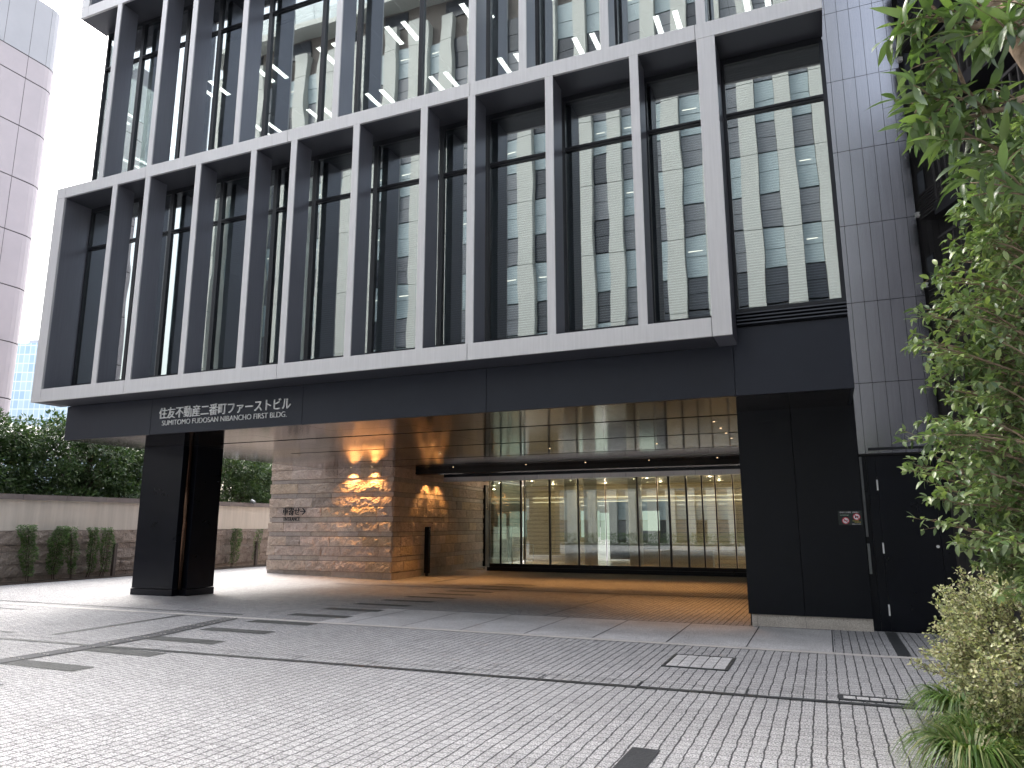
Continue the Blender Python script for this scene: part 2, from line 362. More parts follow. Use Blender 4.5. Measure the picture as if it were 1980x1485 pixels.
_p = bpy.data.objects['x']; _p.name = 'tactile_path'; tag(_p, kind='structure')
o_ = mr.build('tactile_ribs', simple('tactile_rib', (0.22, 0.22, 0.23), 0.5, 0.2)); tag(o_, kind='structure')
o_ = ms.build('tactile_studs', M['line']); tag(o_, kind='structure')
# inlaid dark plate with two rows of setts in the foreground, and a dark strip by the door
mb = MB(); sheet(mb, -1.385, -1.185, 4.6, 5.46, 0.006, 1, 2, lambda x, y: (x+0.02*(y-5), y)); tag(mb.build('pavement_patch', simple('patch_dark', (0.035, 0.037, 0.042), 0.6, 0, 0.25, 25, 0.5, 60)), kind='structure')
mb = MB(); sheet(mb, 0.70, 0.84, 10.3, 12.4, 0.007, 1, 2); tag(mb.build('pavement_strip', M['gutter']), kind='structure')

# inspection covers
def cover(name, x0, x1, y0, y1, nxx, nyy, label):
    t = thing(name, ((x0+x1)/2, (y0+y1)/2, 0), label, 'drain cover')
    f = MB(); e = 0.035; z = 0.013
    f.box(x0, x1, y0, y0+e, 0.0, z); f.box(x0, x1, y1-e, y1, 0.0, z); f.box(x0, x0+e, y0+e, y1-e, 0.0, z); f.box(x1-e, x1, y0+e, y1-e, 0.0, z)
    f.build('frame', M['gutter'], t)
    g = MB(); X0, X1, Y0, Y1 = x0+e, x1-e, y0+e, y1-e
    for i in range(nxx):
        for j in range(nyy):
            a = X0+(X1-X0)*i/nxx+0.006; b = X0+(X1-X0)*(i+1)/nxx-0.006; c = Y0+(Y1-Y0)*j/nyy+0.004; d = Y0+(Y1-Y0)*(j+1)/nyy-0.004
            g.box(a, b, c, d, 0.0, 0.010)
    g.build('infill', M['slab'], t); B(X0, X1, Y0, Y1, 0.001, 0.005).build('tray', M['slot'], t)
cover('inspection_cover', -1.80, -1.08, 8.55, 9.38, 5, 4, 'square inspection cover filled with setts in the pale paving before the dark pillar')
cover('drain_grate', 0.0, 0.62, 7.58, 7.78, 5, 2, 'small slotted drain cover beside the channel near the grass clump')

# ------------------------------------------------------------------ main building
Yb, Yf, Zc = 10.104, 10.794, 3.38
BL = thing('office_building', (-7.4, 14, 0), 'dark glazed office block with framed projecting floors over an open entrance', 'building')
def part(mb, name, mat, parent=None, **k): return mb.build(name, mat, parent if parent is not None else BL, **k)
g3 = 0.004
# --- lower framed box: bands
def band(x0, x1, z0, z1, joints, name='frame_band', yb=Yb, yback=Yf):
    xs = [x0]+sorted(j for j in joints if x0 < j < x1)+[x1]
    m_ = MB()
    for a, b in zip(xs[:-1], xs[1:]): m_.box(a+g3, b-g3, yb, yb+0.05, z0, z1)
    part(m_, name, M['frame'], bevel=0.003)
    m_ = MB(); m_.box(x0+g3, x1-g3, yb+0.05, yback, z0+0.004, z1-0.004)
    return part(m_, 'band_core', M['under'])
band(-15.07, -1.24, 4.12, 4.39, [-12.62, -8.82, -5.03])
band(-15.36, 0.52, 8.735, 8.985, [-15.07, -12.62, -8.9, -5.03, -1.25])
part(B(-15.36, -15.07-g3, Yb, Yb+0.05, 4.12, 8.735-g3), 'frame_post', M['frame'], bevel=0.003); part(B(-1.24+g3, -0.97, Yb, Yb+0.05, 4.12, 8.735-g3), 'frame_post', M['frame'], bevel=0.003)
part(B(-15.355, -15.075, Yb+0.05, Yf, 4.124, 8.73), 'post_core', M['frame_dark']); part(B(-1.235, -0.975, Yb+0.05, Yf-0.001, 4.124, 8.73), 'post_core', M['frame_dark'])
fins2 = [-13.50, -12.535, -11.13, -9.706, -8.735, -7.325, -5.915, -4.995, -3.60, -2.20]
for x in fins2:
    f = MB(); f.box(x-0.068, x+0.068, Yb+0.002, Yb+0.03, 4.39, 8.735); o_ = part(f, 'fin', M['frame'])
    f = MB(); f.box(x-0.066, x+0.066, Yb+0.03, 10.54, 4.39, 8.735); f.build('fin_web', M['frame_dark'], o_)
fins3 = [-13.99, -12.545, -11.62, -10.19, -7.83, -5.0, -4.06, -2.65, -1.155, 0.40]
for x in fins3:
    f = MB(); f.box(x-0.068, x+0.068, Yb+0.002, Yb+0.03, 8.985, 13.30); o_ = part(f, 'fin', M['frame'])
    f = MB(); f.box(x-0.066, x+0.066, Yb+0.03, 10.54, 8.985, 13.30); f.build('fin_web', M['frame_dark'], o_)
band(-15.31, 0.52, 13.30, 13.57, [-15.05, -12.6, -8.8, -5.0, -1.2])
mL = MB(); mL.box(-15.31, -15.05-g3, Yb, Yb+0.05, 13.57+g3, 17.8); part(mL, 'frame_post', M['frame'])
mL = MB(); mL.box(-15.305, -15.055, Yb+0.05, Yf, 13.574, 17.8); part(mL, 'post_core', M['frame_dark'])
for x in (-13.5, -12.5, -11.1, -9.7, -7.3, -5.9, -5.0, -3.6, -2.2, -0.9):
    f = MB(); f.box(x-0.068, x+0.068, Yb+0.002, 10.54, 13.57, 17.8); part(f, 'fin', M['frame'])
band(-15.31, 0.52, 17.8, 18.1, [-12.6, -8.8, -5.0, -1.2])

# --- windows: each bay a window with pane, transom and blind
def window(x0, x1, z0, z1, zt, gm, blind=True, y=Yf, fr=0.045):
    f = MB()
    f.box(x0, x0+fr, y-0.03, y+0.07, z0, z1); f.box(x1-fr, x1, y-0.03, y+0.07, z0, z1)
    f.box(x0+fr, x1-fr, y-0.03, y+0.07, z0, z0+fr*1.2); f.box(x0+fr, x1-fr, y-0.03, y+0.07, z1-fr*2, z1)
    if zt: f.box(x0+fr, x1-fr, y-0.03, y+0.07, zt-0.035, zt+0.035); f.box(x0+fr, x1-fr, y-0.05, y-0.03, zt-0.008, zt+0.008)
    w_ = part(f, 'window', M['mull'])
    p = MB()
    if zt:
        p.box(x0+fr, x1-fr, y+0.01, y+0.018, z0+fr, zt-0.034); p.box(x0+fr, x1-fr, y+0.01, y+0.018, zt+0.034, z1-fr)
    else: p.box(x0+fr, x1-fr, y+0.01, y+0.018, z0+fr, z1-fr)
    # each pane leans by a hair, as real panes do
    a = random.uniform(-0.0045, 0.0045); b = random.uniform(-0.0022, 0.0022); cx, cz = (x0+x1)/2, (z0+z1)/2
    p.v = [(vx, vy+(vx-cx)*a*2+(vz-cz)*b, vz) for vx, vy, vz in p.v]
    p.build('pane', gm, w_)
    if blind:
        bl = MB(); zb = z0+0.06; i = 0; top = z1-0.12
        while zb < top:
            bl.q((x0+fr+0.02, y+0.17, zb), (x1-fr-0.02, y+0.17, zb), (x1-fr-0.02, y+0.192, zb+0.020), (x0+fr+0.02, y+0.192, zb+0.020)); zb += 0.042
        bl.build('blind', M['blind'], w_)
    return w_
edges2 = [-15.07]+fins2+[-1.20]
for a, b in zip(edges2[:-1], edges2[1:]): window(a+0.002, b-0.002, 4.55, 8.735, 7.76, M['glass2'], True)
window(-0.97, 0.50, 4.60, 8.73, 7.76, M['glass2'], True, Yf+0.0)
edges3 = [-15.2, -13.99, -12.55, -11.58, -10.14, -8.72, -7.84, -6.41, -5.0, -4.04, -2.64, -1.15, 0.5]
for i, (a, b) in enumerate(zip(edges3[:-1], edges3[1:])): window(a+0.002, b-0.002, 8.985, 13.298, 12.35, M['glass3'], i in (0,))
for a, b in zip([-15.05, -12.5, -9.7, -5.9, -3.6], [-12.5, -9.7, -5.9, -3.6, 0.5]): window(a+0.002, b-0.002, 13.58, 17.79, 16.9, M['glass3'], False)
# sills and cover behind the lower band, louvre and fascia
part(B(-15.07, -0.98, Yf-0.02, Yf+0.08, 4.395, 4.548), 'window_sill', M['mull'])
lv = MB()
for k in range(4): z = 4.392+k*0.052; lv.obox((-0.225, Yf-0.02, z+0.02), (0.735, 0, 0), (0, 0.035, -0.012), (0, 0.004, 0.010))
part(lv, 'louvre', M['mull'])
part(B(-0.96, 0.51, Yf+0.03, Yf+0.06, 4.385, 4.6), 'louvre_backing', M['slot'])
fx = [-15.15, -12.602, -8.764, -5.009, -1.041]
fm = MB()
for a, b in zip(fx[:-1], fx[1:]): fm.box(a+g3, b-g3, Yf+0.001, Yf+0.04, Zc, 4.118)
part(fm, 'fascia', M['fascia'], bevel=0.002)
part(B(-1.041+g3, 0.516, Yf+0.001, Yf+0.04, Zc, 4.378), 'fascia', M['fascia'], bevel=0.002)
part(B(-15.14, 0.51, Yf+0.04, Yf+0.3, Zc+0.03, 4.116), 'fascia_core', M['slot'])
part(B(-15.15, -15.11, Yf+0.045, 19.9, Zc+0.0, 4.118), 'fascia_return', M['fascia'])
# tower side return of the fascia
part(B(0.475, 0.516, Yf+0.041, 12.39, Zc, 8.73), 'side_panel', M['fascia'])

# --- body: floors, rooms behind the glass
dk = simple('room_dark', (0.10, 0.10, 0.105), 0.8); flr = simple('room_carpet', (0.12, 0.12, 0.13), 0.9)
wm = simple('room_ceiling', (0.40, 0.36, 0.34), 0.8, 0, 0.05); wallw = simple('room_wall', (0.38, 0.34, 0.31), 0.8, 0, 0.1)
part(B(-15.1, 0.45, Yf+0.3, 30, 3.48, 4.52), 'floor_slab', dk)
part(B(-15.1, 0.45, Yf+0.09, 30, 8.64, 8.97), 'floor_slab', dk)
part(B(-15.1, 0.45, 17.0, 17.2, 4.52, 8.64), 'room_wall', dk)
part(B(-15.1, 0.45, Yf+0.3, 30, 13.2, 13.5), 'floor_slab', dk)
part(B(-15.2, 0.45, Yf+0.1, 30, 17.8, 18.6), 'roof_slab', M['fascia'])
cg = MB()
cx0 = -15.1
while cx0 < 0.4:
    y = Yf+0.55
    while y < 20.5:
        cg.box(cx0+0.006, min(cx0+0.93, 0.44)-0.006, y+0.006, y+0.93-0.006, 12.52, 12.55); y += 0.93
    cx0 += 0.935
part(cg, 'room_ceiling', wm)
part(B(-15.1, 0.44, Yf+0.5, 20.6, 12.56, 12.6), 'ceiling_backing', M['slot'])
part(B(-15.1, 0.45, 20.5, 20.7, 8.97, 13.2), 'room_wall', wallw)
part(B(0.45, 0.50, Yf+0.1, 30, 3.5, 18), 'party_wall', M['fascia'])
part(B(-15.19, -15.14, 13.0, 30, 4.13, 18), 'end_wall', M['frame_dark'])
part(B(-15.19, -15.18, Yf+0.08, 13.0, 9.0, 13.28), 'end_pane', M['glass3'])
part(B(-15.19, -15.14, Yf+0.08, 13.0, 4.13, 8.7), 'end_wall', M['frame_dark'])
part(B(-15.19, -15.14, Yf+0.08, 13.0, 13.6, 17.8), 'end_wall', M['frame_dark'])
part(B(-15.1, 0.45, 29.9, 30, 3.5, 18), 'rear_wall', M['fascia'])
lite = emit('tube_light', (1, 0.97, 0.90), 3.5)
for cx in (-13.8, -11.93, -10.06, -8.19, -6.32, -4.45, -2.58, -0.7):
    for y0 in (12.25, 14.25, 16.3, 18.3):
        l_ = MB(); hs_ = MB()
        for dx in (0.0, 0.42):
            l_.box(cx+dx-0.055, cx+dx+0.055, y0, y0+0.66, 12.49, 12.495); hs_.box(cx+dx-0.07, cx+dx+0.07, y0-0.02, y0+0.68, 12.495, 12.518)
        p_ = part(l_, 'ceiling_light', lite); hs_.build('housing', M['white'], p_)

# --- canopy ceiling
cm = MB(); slots = []
xsm = [-15.11, -12.6, -10.72, -8.80, -6.92, -5.03, -3.12, -1.21, 0.47]
yss = [10.85, 11.75, 12.65, 12.76, 13.55, 14.35, 15.13, 15.24, 16.1, 17.0, 17.88, 17.99, 18.95, 19.86, 19.97, 20.7, 21.45]
for a, b in zip(xsm[:-1], xsm[1:]):
    for c, d in zip(yss[:-1], yss[1:]):
        if abs(d-c-0.11) < 0.005 and a > -12.7: continue
        cm.box(a+g3*0.7, b-g3*0.7, c+(0 if abs(d-c-.11) < .005 else g3*0.5), d-g3*0.5, Zc+random.uniform(0, 0.0012), Zc+0.02)
part(cm, 'canopy_ceiling', M['ceil'])
part(B(-15.1, 0.46, 10.86, 21.45, Zc+0.04, Zc+0.07), 'ceiling_void', M['slot'])
warm = (1.0, 0.46, 0.14)
spotm = emit('downlight_glow', (1, 0.72, 0.42), 1.1)
def downlight(x, y, z, tgt, power, ang=60, blend=0.6, vis=True, col=warm, rad=0.03):
    f = MB(); f.disc((x, y, z-0.001), 0.045, 'z', 0.006, 16); o_ = part(f, 'downlight', M['slot'])
    f = MB(); f.disc((x, y, z-0.005), 0.022, 'z', 0.004, 14); f.build('lens', spotm, o_)
    l_ = bpy.data.lights.new('spot', 'SPOT'); l_.energy = power; l_.spot_size = R(ang); l_.spot_blend = blend; l_.color = col; l_.shadow_soft_size = rad
    q = bpy.data.objects.new('spot', l_); COL.objects.link(q); q.location = (x, y, z-0.03)
    q.rotation_euler = (Vector((x, y, z-0.03))-Vector(tgt)).to_track_quat('Z', 'Y').to_euler()
downlight(-13.95, 19.72, Zc, (-13.95, 19.84, 0), 52, 104, 0.95)
downlight(-13.15, 19.72, Zc, (-13.15, 19.84, 0), 52, 104, 0.95)
downlight(-12.28, 22.3, Zc-0.14, (-12.42, 22.3, 0), 190, 108, 0.9)
downlight(-12.34, 23.2, Zc-0.14, (-12.5, 23.2, 0), 190, 108, 0.9)
for x in (-10.8, -8.3, -6.4, -4.5, -2.6):
    downlight(x, 20.8, Zc, (x, 20.8, 0), 90 if x < -10 else 66, 80, 0.9)
for y in (13.4, 14.35, 15.2, 16.15):
    downlight(-1.7, y, Zc, (-2.2, y, 0), 26, 85, 0.9)
for x in (-11.4, -9.0, -6.0, -3.4):
    downlight(x, 16.6, Zc, (x, 16.6, 0), 36, 90, 1.0)

# --- columns
lc = MB()
X0, X1, Y0, Y1 = -14.80, -13.33, 12.58, 13.58
nt_ = 0.2
lc.box(X0, X1-nt_-0.02, Y0, Y1, 0.15, Zc); lc.box(X1-nt_-0.02, X1, Y0+nt_, Y1, 0.15, Zc)
col_ = part(lc, 'column', M['black'], bevel=0.004)
pl = MB(); pl.box(X0-0.012, X1-nt_-0.01, Y0-0.012, Y1+0.01, -0.05, 0.14); pl.box(X1-nt_-0.01, X1+0.012, Y0+nt_-0.012, Y1+0.01, -0.05, 0.14); pl.build('plinth', M['black'], col_)
st = MB(); st.tube([(X1-0.12, Y0+0.115, 0.14), (X1-0.12, Y0+0.115, Zc)], 0.055, 16); st.build('trim_strip', M['brass'], col_, smooth=True)
rc = MB(); rc.box(-1.20, -0.373-g3, 12.40, 13.0, 0.183, Zc+0.03); rc.box(-0.373+g3, 0.553, 12.40, 13.0, 0.183, Zc+0.03)
col2 = part(rc, 'column', M['column'], bevel=0.003)
tag(col2, 'broad dark panelled column on a granite plinth'); 
B(-1.18, 0.52, 12.46, 30, 0.0, Zc+0.03).build('core', M['black'], col2)
gp = MB()
for a, b in ((-1.16, -1.085), (-1.081, -0.375), (-0.371, 0.553)): gp.box(a, b, 12.43, 13.0, -0.1, 0.18)
gp.build('plinth', M['granite'], col2)
part(B(0.562, 0.598, 12.41, 12.46, 1.372, 2.575), 'gap_reflection_strip', simple('reflection_grey', (0.09, 0.095, 0.1), 0.4, 0.3)); part(B(0.566, 0.602, 12.41, 12.46, 0.83, 1.27), 'gap_reflection_strip', simple('reflection_grey_lower', (0.13, 0.14, 0.145), 0.35, 0.3))  # solid grey strips stand in for a reflection in the gap beside the column

# --- right-hand clad tower
tw = MB(); tx = [0.56, 0.662, 0.848, 1.034, 1.215, 1.397, 1.57, 1.70]
tz = [2.62, 3.725, 5.035, 6.345, 7.655, 8.955, 10.255, 11.56, 12.87, 14.18, 15.49, 16.8, 18.1, 19.4, 20.7]
for i, (a, b) in enumerate(zip(tx[:-1], tx[1:])):
    for c, d in zip(tz[:-1], tz[1:]):
        if i == 0 and c > 3: pass
        tw.box(a+0.003, b-0.003, 12.45, 12.47, c+0.004, d-0.004)
part(tw, 'tower_cladding', M['tower'])
part(B(0.556, 1.698, 12.474, 20, 2.6, 24), 'tower_core', M['slot'])
part(B(0.70, 1.72, 12.425, 12.45, 2.67, 2.71), 'tower_trim', M['mull'])
# --- service door
part(B(0.54, 2.4, 12.53, 12.6, -0.02, 2.6), 'door_surround', M['black'])
dn = part(B(0.662, 0.784, 12.50, 12.53, 0.01, 2.575), 'side_panel', M['black'])
dr = part(B(0.789, 1.555, 12.50, 12.53, 0.02, 2.575), 'door', M['black'], bevel=0.002)
for z in (0.31, 1.205, 2.145): B(0.775, 0.797, 12.488, 12.50, z-0.08, z+0.08).build('hinge', M['white'], dr)
MB().disc((1.505, 12.485, 1.235), 0.022, 'y', 0.03, 14).build('handle', M['white'], dr)
part(B(1.56, 2.1, 12.50, 12.53, 0.01, 2.575), 'side_panel', M['black'])

# --- stone wall: courses of rock-faced and sawn sandstone
def rock_wall(path_fn, length, courses, parent, name, rough_mat, flat_mat, step=0.045, amp=0.035, prot=0.045, lens=(0.55, 1.25), seed=1, off0=0):
    rnd = random.Random(seed)
    for (z0, z1, rough) in courses:
        rm = MB(); fm_ = MB()
        s = -off0*rnd.random()
        while s < length-0.02:
            e = s+rnd.uniform(*lens)*(1 if rough else 0.9)
            if e > length-0.2: e = length
            a = max(s, 0)+0.007; b = e-0.007; za = z0+0.007; zb = z1-0.007
            T = rm if rough else fm_
            nxx = max(2, int((b-a)/step)) if rough else 1; nzz = max(2, int((zb-za)/step)) if rough else 1
            base = len(T.v); pr = prot*rnd.uniform(0.75, 1.2) if rough else rnd.uniform(0, 0.004); so = rnd.random()*50
            for j in range(nzz+1):
                for i in range(nxx+1):
                    ss = a+(b-a)*i/nxx; zz = za+(zb-za)*j/nzz; d = pr
                    if rough:
                        edge = min(i, nxx-i, j, nzz-j)
                        nn = noise.noise((ss*4+so, zz*6, so))+0.6*noise.noise((ss*12+so, zz*14, so))+0.4*noise.noise((ss*28, zz*28, so))
                        d = pr+amp*nn*(0.35 if edge == 0 else 1) - (0.008 if edge == 0 else 0)
                    T.v.append(path_fn(ss, zz, d))
            for j in range(nzz):
                for i in range(nxx):
                    q = base+j*(nxx+1)+i; T.f.append((q, q+1, q+nxx+2, q+nxx+1)); T.m.append(0)
            # four edges run back into the wall
            def strip(idx):
                b2 = len(T.v)
                for k in idx:
                    ii = k % (nxx+1); jj = k//(nxx+1)
                    T.v.append(path_fn(a+(b-a)*ii/nxx, za+(zb-za)*jj/nzz, -0.06))
                for k in range(len(idx)-1):
                    T.f.append((base+idx[k+1], base+idx[k], b2+k, b2+k+1)); T.m.append(0)
            strip(list(range(nxx+1))); strip([nzz*(nxx+1)+i for i in range(nxx, -1, -1)])
            strip([j*(nxx+1) for j in range(nzz, -1, -1)]); strip([j*(nxx+1)+nxx for j in range(nzz+1)])
            s = e
        if rough: rm.build(name, rough_mat, parent)
        else: fm_.build('sawn_course', flat_mat, parent)
zs = [(-0.14, 0.10, 0), (0.10, 0.43, 1), (0.43, 0.58, 0), (0.58, 0.89, 1), (0.89, 1.20, 1), (1.20, 1.345, 0), (1.345, 1.655, 1), (1.655, 1.82, 0), (1.82, 2.135, 1), (2.135, 2.445, 1), (2.445, 2.60, 0), (2.60, 2.93, 1), (2.93, 3.06, 0), (3.06, 3.385, 1), (3.385, 3.70, 1), (3.70, 3.85, 0), (3.85, 4.1, 1)]
SW = part(B(-17.28, -13.3, 20.02, 29.5, -0.2, 4.1), 'stone_wall', simple('mortar_dark', (0.10, 0.085, 0.078), 0.9))
M['jointcore'] = bpy.data.materials['mortar_dark']
B(-13.3, -12.52, 20.02, 20.2, -0.2, 4.1).build('wall_end', M['jointcore'], SW)
for _k in range(9): B(-13.45, -12.56-0.075*(_k+1)-0.03, 20.2+_k, 21.2+_k, -0.2, 3.38).build('wall_core', M['jointcore'], SW)
rock_wall(lambda s, z, d: (-17.33+s, 19.97-d, z), 4.86, zs, SW, 'rock_course', M['stone'], M['stone_flat'], seed=3, off0=0.5, prot=0.065, amp=0.05)
ca, sa = math.cos(0.075), math.sin(0.075)
rock_wall(lambda s, z, d: (-12.47-s*sa+d*ca, 19.97+s*ca, z), 9.0, zs[:14], SW, 'rock_course', M['stone'], M['stone_flat'], seed=5, off0=0.5, prot=0.03, amp=0.022)
rock_wall(lambda s, z, d: (-17.33-d, 29.0-s, z), 9.0, zs, SW, 'rock_course', M['stone'], M['stone_flat'], step=0.12, seed=8)

# --- lobby: header, soffit, glazing, interior
part(B(-11.72, 0.4, 21.9, 22.0, 3.13, 3.50), 'entrance_header', M['black'])
hl = MB(); hx = [-11.72, -10.06, -8.29, -6.48, -4.71, -2.93, -1.2]
for a, b in zip(hx[:-1], hx[1:]): hl.box(a+g3, b-g3, 21.86, 22.05, 2.985, 3.128)
part(hl, 'header_lip', metal_panel('lip_metal', (0.42, 0.40, 0.41), 0.3, 0.7))
part(B(-13.3, -1.1, 21.5, 25.6, 3.20, 3.24), 'entrance_soffit', M['ceil'])
part(B(-15.1, -1.1, 21.46, 21.5, 3.24, 3.5), 'ceiling_step', M['slot'])
Yg = 25.6
sill = MB(); sill.box(-11.78, -1.1, Yg-0.08, Yg+0.1, -0.14, 0.02); sill.box(-11.70, -1.1, Yg-0.04, Yg+0.06, 0.02, 0.15)
EG = part(sill, 'entrance_glazing', M['black'])
mx_ = [-11.70, -11.25, -10.42, -10.28, -9.28, -8.18, -7.16, -6.0, -5.30, -4.89, -4.30, -3.77, -3.32, -2.75, -2.2, -1.6]
mw = [0.02, 0.05, 0.07, 0.025, 0.06, 0.05, 0.012, 0.05, 0.03, 0.07, 0.06, 0.045, 0.04, 0.04, 0.05, 0.05]
for x, w2 in zip(mx_, mw): B(x-w2/2, x+w2/2, Yg-0.03, Yg+0.05, 0.15, 3.2).build('mullion', M['mull'], EG)
for a, b in zip(mx_[:-1], mx_[1:]):
    a2 = a+0.03; b2 = b-0.03
    if b2-a2 > 0.1:
        p = MB(); p.box(a2, b2, Yg+0.0, Yg+0.012, 0.15, 3.2); k = random.uniform(-0.002, 0.002)
        p.v = [(vx, vy+(vx-a2)*k, vz) for vx, vy, vz in p.v]; p.build('pane', M['glassL'], EG)
part(B(-11.76, -11.745, Yg+0.02, 29.5, 0.1, 3.2), 'side_pane', M['glassL'])
part(B(-13.1, -12.95, 27.9, 28.3, -0.12, 3.2), 'door_jamb', M['black'])
wood = simple('pale_wood_slat', (0.62, 0.50, 0.34), 0.5, 0, 0.15, 3, stretch=(0.5, 1, 14))
lf = simple('lobby_floor', (0.30, 0.26, 0.21), 0.25, 0, 0.1); lw_ = simple('lobby_plaster', (0.75, 0.73, 0.68), 0.6)
part(B(-12.9, -1.1, Yg+0.11, 34.2, -0.14, -0.10), 'lobby_floor', lf)
part(B(-13.0, -1.1, Yg+0.07, 34.2, 3.42, 3.46), 'lobby_ceiling', simple('lobby_ceiling', (0.5, 0.44, 0.36), 0.4))
bw = MB()
for xa, xb in ((-13.4, -9.9), (-6.45, -1.12)):
    z = -0.1
    while z < 3.4: bw.box(xa, xb, 33.6, 33.64, z, z+0.175); z += 0.19
part(bw, 'lobby_slat_wall', wood)
part(B(-13.6, -9.9, 33.66, 33.7, -0.1, 3.42), 'lobby_wall', M['slot']); part(B(-6.45, -1.1, 33.66, 33.7, -0.1, 3.42), 'lobby_wall', M['slot'])
part(B(-9.9, -6.45, 33.5, 33.7, 2.72, 3.42), 'lobby_wall', wood); part(B(-9.9, -6.45, 36.0, 36.1, -0.1, 2.72), 'lobby_wall', simple('lobby_dark', (0.02, 0.022, 0.022), 0.3))
for x, r_ in ((-9.6, 0.27), (-8.75, 0.27), (-6.9, 0.27), (-2.25, 0.2)):
    c_ = MB(); c_.tube([(x, 29.0, -0.1), (x, 29.0, 3.42)], r_, 32); part(c_, 'lobby_column', lw_, smooth=True)
cove = emit('cove_light', (1, 0.85, 0.6), 0.9)
for z in (2.62, 2.83): part(B(-13.0, -1.2, 33.45, 33.5, z, z+0.022), 'cove_light', cove)
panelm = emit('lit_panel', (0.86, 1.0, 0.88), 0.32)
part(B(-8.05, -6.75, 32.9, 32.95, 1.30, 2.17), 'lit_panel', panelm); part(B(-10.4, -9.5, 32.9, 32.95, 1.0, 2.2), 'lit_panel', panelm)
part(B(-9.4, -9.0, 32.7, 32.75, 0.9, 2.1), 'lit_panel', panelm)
desk = part(B(-7.4, -4.2, 30.5, 31.0, -0.1, 0.55), 'reception_desk', simple('desk', (0.5, 0.45, 0.38), 0.4))
for (x, y) in ((-11.5, 27.3), (-2.6, 27.4)):
    h_ = MB(); h_.tube([(x, y, -0.1), (x, y, 0.8), (x+0.9, y, 0.8), (x+0.9, y, -0.1)], 0.02, 8); part(h_, 'handrail', M['white'])
for x in (-11.5, -9, -6.5, -4, -2):
    for y in (27.2, 29.5, 32.2):
        l_ = bpy.data.lights.new('lobby_lamp', 'POINT'); l_.energy = 4.0;  l_.color = (1, 0.78, 0.50); l_.shadow_soft_size = 0.03
        q = bpy.data.objects.new('lobby_lamp', l_); COL.objects.link(q); q.location = (x, y, 3.25)
        f = MB(); f.disc((x, y, 3.415), 0.05, 'z', 0.012, 12); part(f, 'lobby_downlight', emit('lobby_spot', (1, 0.9, 0.7), 9) if 'lobby_spot' not in bpy.data.materials else bpy.data.materials['lobby_spot'])

# --- signs
SG = thing('building_sign', (-12.36, Yf, 3.5), 'raised pale building name in two lines of lettering on the dark fascia', 'sign')
text_mesh('upper_lettering', '住友不動産二番町ファーストビル', 0.245, M['letter'], Vector((-12.365, Yf-0.012, 3.705)), FRONT, SG, 0.012, 3.33)
text_mesh('lower_lettering', 'SUMITOMO FUDOSAN NIBANCHO FIRST BLDG.', 0.15, M['letter'], Vector((-12.27, Yf-0.010, 3.545)), FRONT, SG, 0.008, 3.15, -0.0022)
ES = thing('entrance_sign', (-17.1, 19.9, 1.75), 'dark lettering with an arrow fixed to the pale stone wall', 'sign')
text_mesh('upper_lettering', '車寄せ', 0.28, M['dletter'], Vector((-16.72, 19.86, 1.90)), FRONT, ES, 0.012, 0.70)
text_mesh('lower_lettering', 'ENTRANCE', 0.17, M['dletter'], Vector((-16.69, 19.90, 1.70)), FRONT, ES, 0.008, 0.66)
ar = MB(); ar.box(-15.98, -15.78, 19.85, 19.875, 1.995, 2.02); ar.obox((-15.83, 19.86, 2.055), (0.062, 0, -0.056), (0, 0.012, 0), (0.009, 0, 0.01)); ar.obox((-15.83, 19.86, 1.96), (0.062, 0, 0.056), (0, 0.012, 0), (0.009, 0, -0.01)); ar.build('arrow', M['dletter'], ES)
NS = thing('prohibition_sign', (0.36, 12.39, 1.65), 'small dark notice with two red crossed circles on the dark column', 'sign')
B(0.20, 0.528, 12.390, 12.398, 1.545, 1.760).build('board', simple('board_green', (0.012, 0.022, 0.020), 0.4), NS)
red = simple('sign_red', (0.55, 0.015, 0.05), 0.5); wh = simple('sign_white', (0.85, 0.8, 0.84), 0.5); ye = simple('sign_yellow', (0.8, 0.65, 0.12), 0.5); bk = simple('sign_black', (0.02, 0.015, 0.02), 0.5)
text_mesh('heading', '敷地内での喫煙、飲食禁止！', 0.024, wh, Vector((0.225, 12.3895, 1.727)), FRONT, NS, 0.0004, 0.27)
text_mesh('small_text', 'NO SMOKING', 0.018, simple('sign_mint', (0.55, 0.8, 0.65), 0.5), Vector((0.225, 12.3895, 1.688)), FRONT, NS, 0.0004, 0.12)
text_mesh('small_text', 'NO FOOD', 0.018, ye, Vector((0.395, 12.3895, 1.602)), FRONT, NS, 0.0004, 0.085)
text_mesh('small_text', 'NO DRINK', 0.018, ye, Vector((0.42, 12.3895, 1.583)), FRONT, NS, 0.0004, 0.09)
text_mesh('small_text', '関係者以外立入禁止', 0.014, wh, Vector((0.385, 12.3895, 1.555)), FRONT, NS, 0.0004, 0.12)
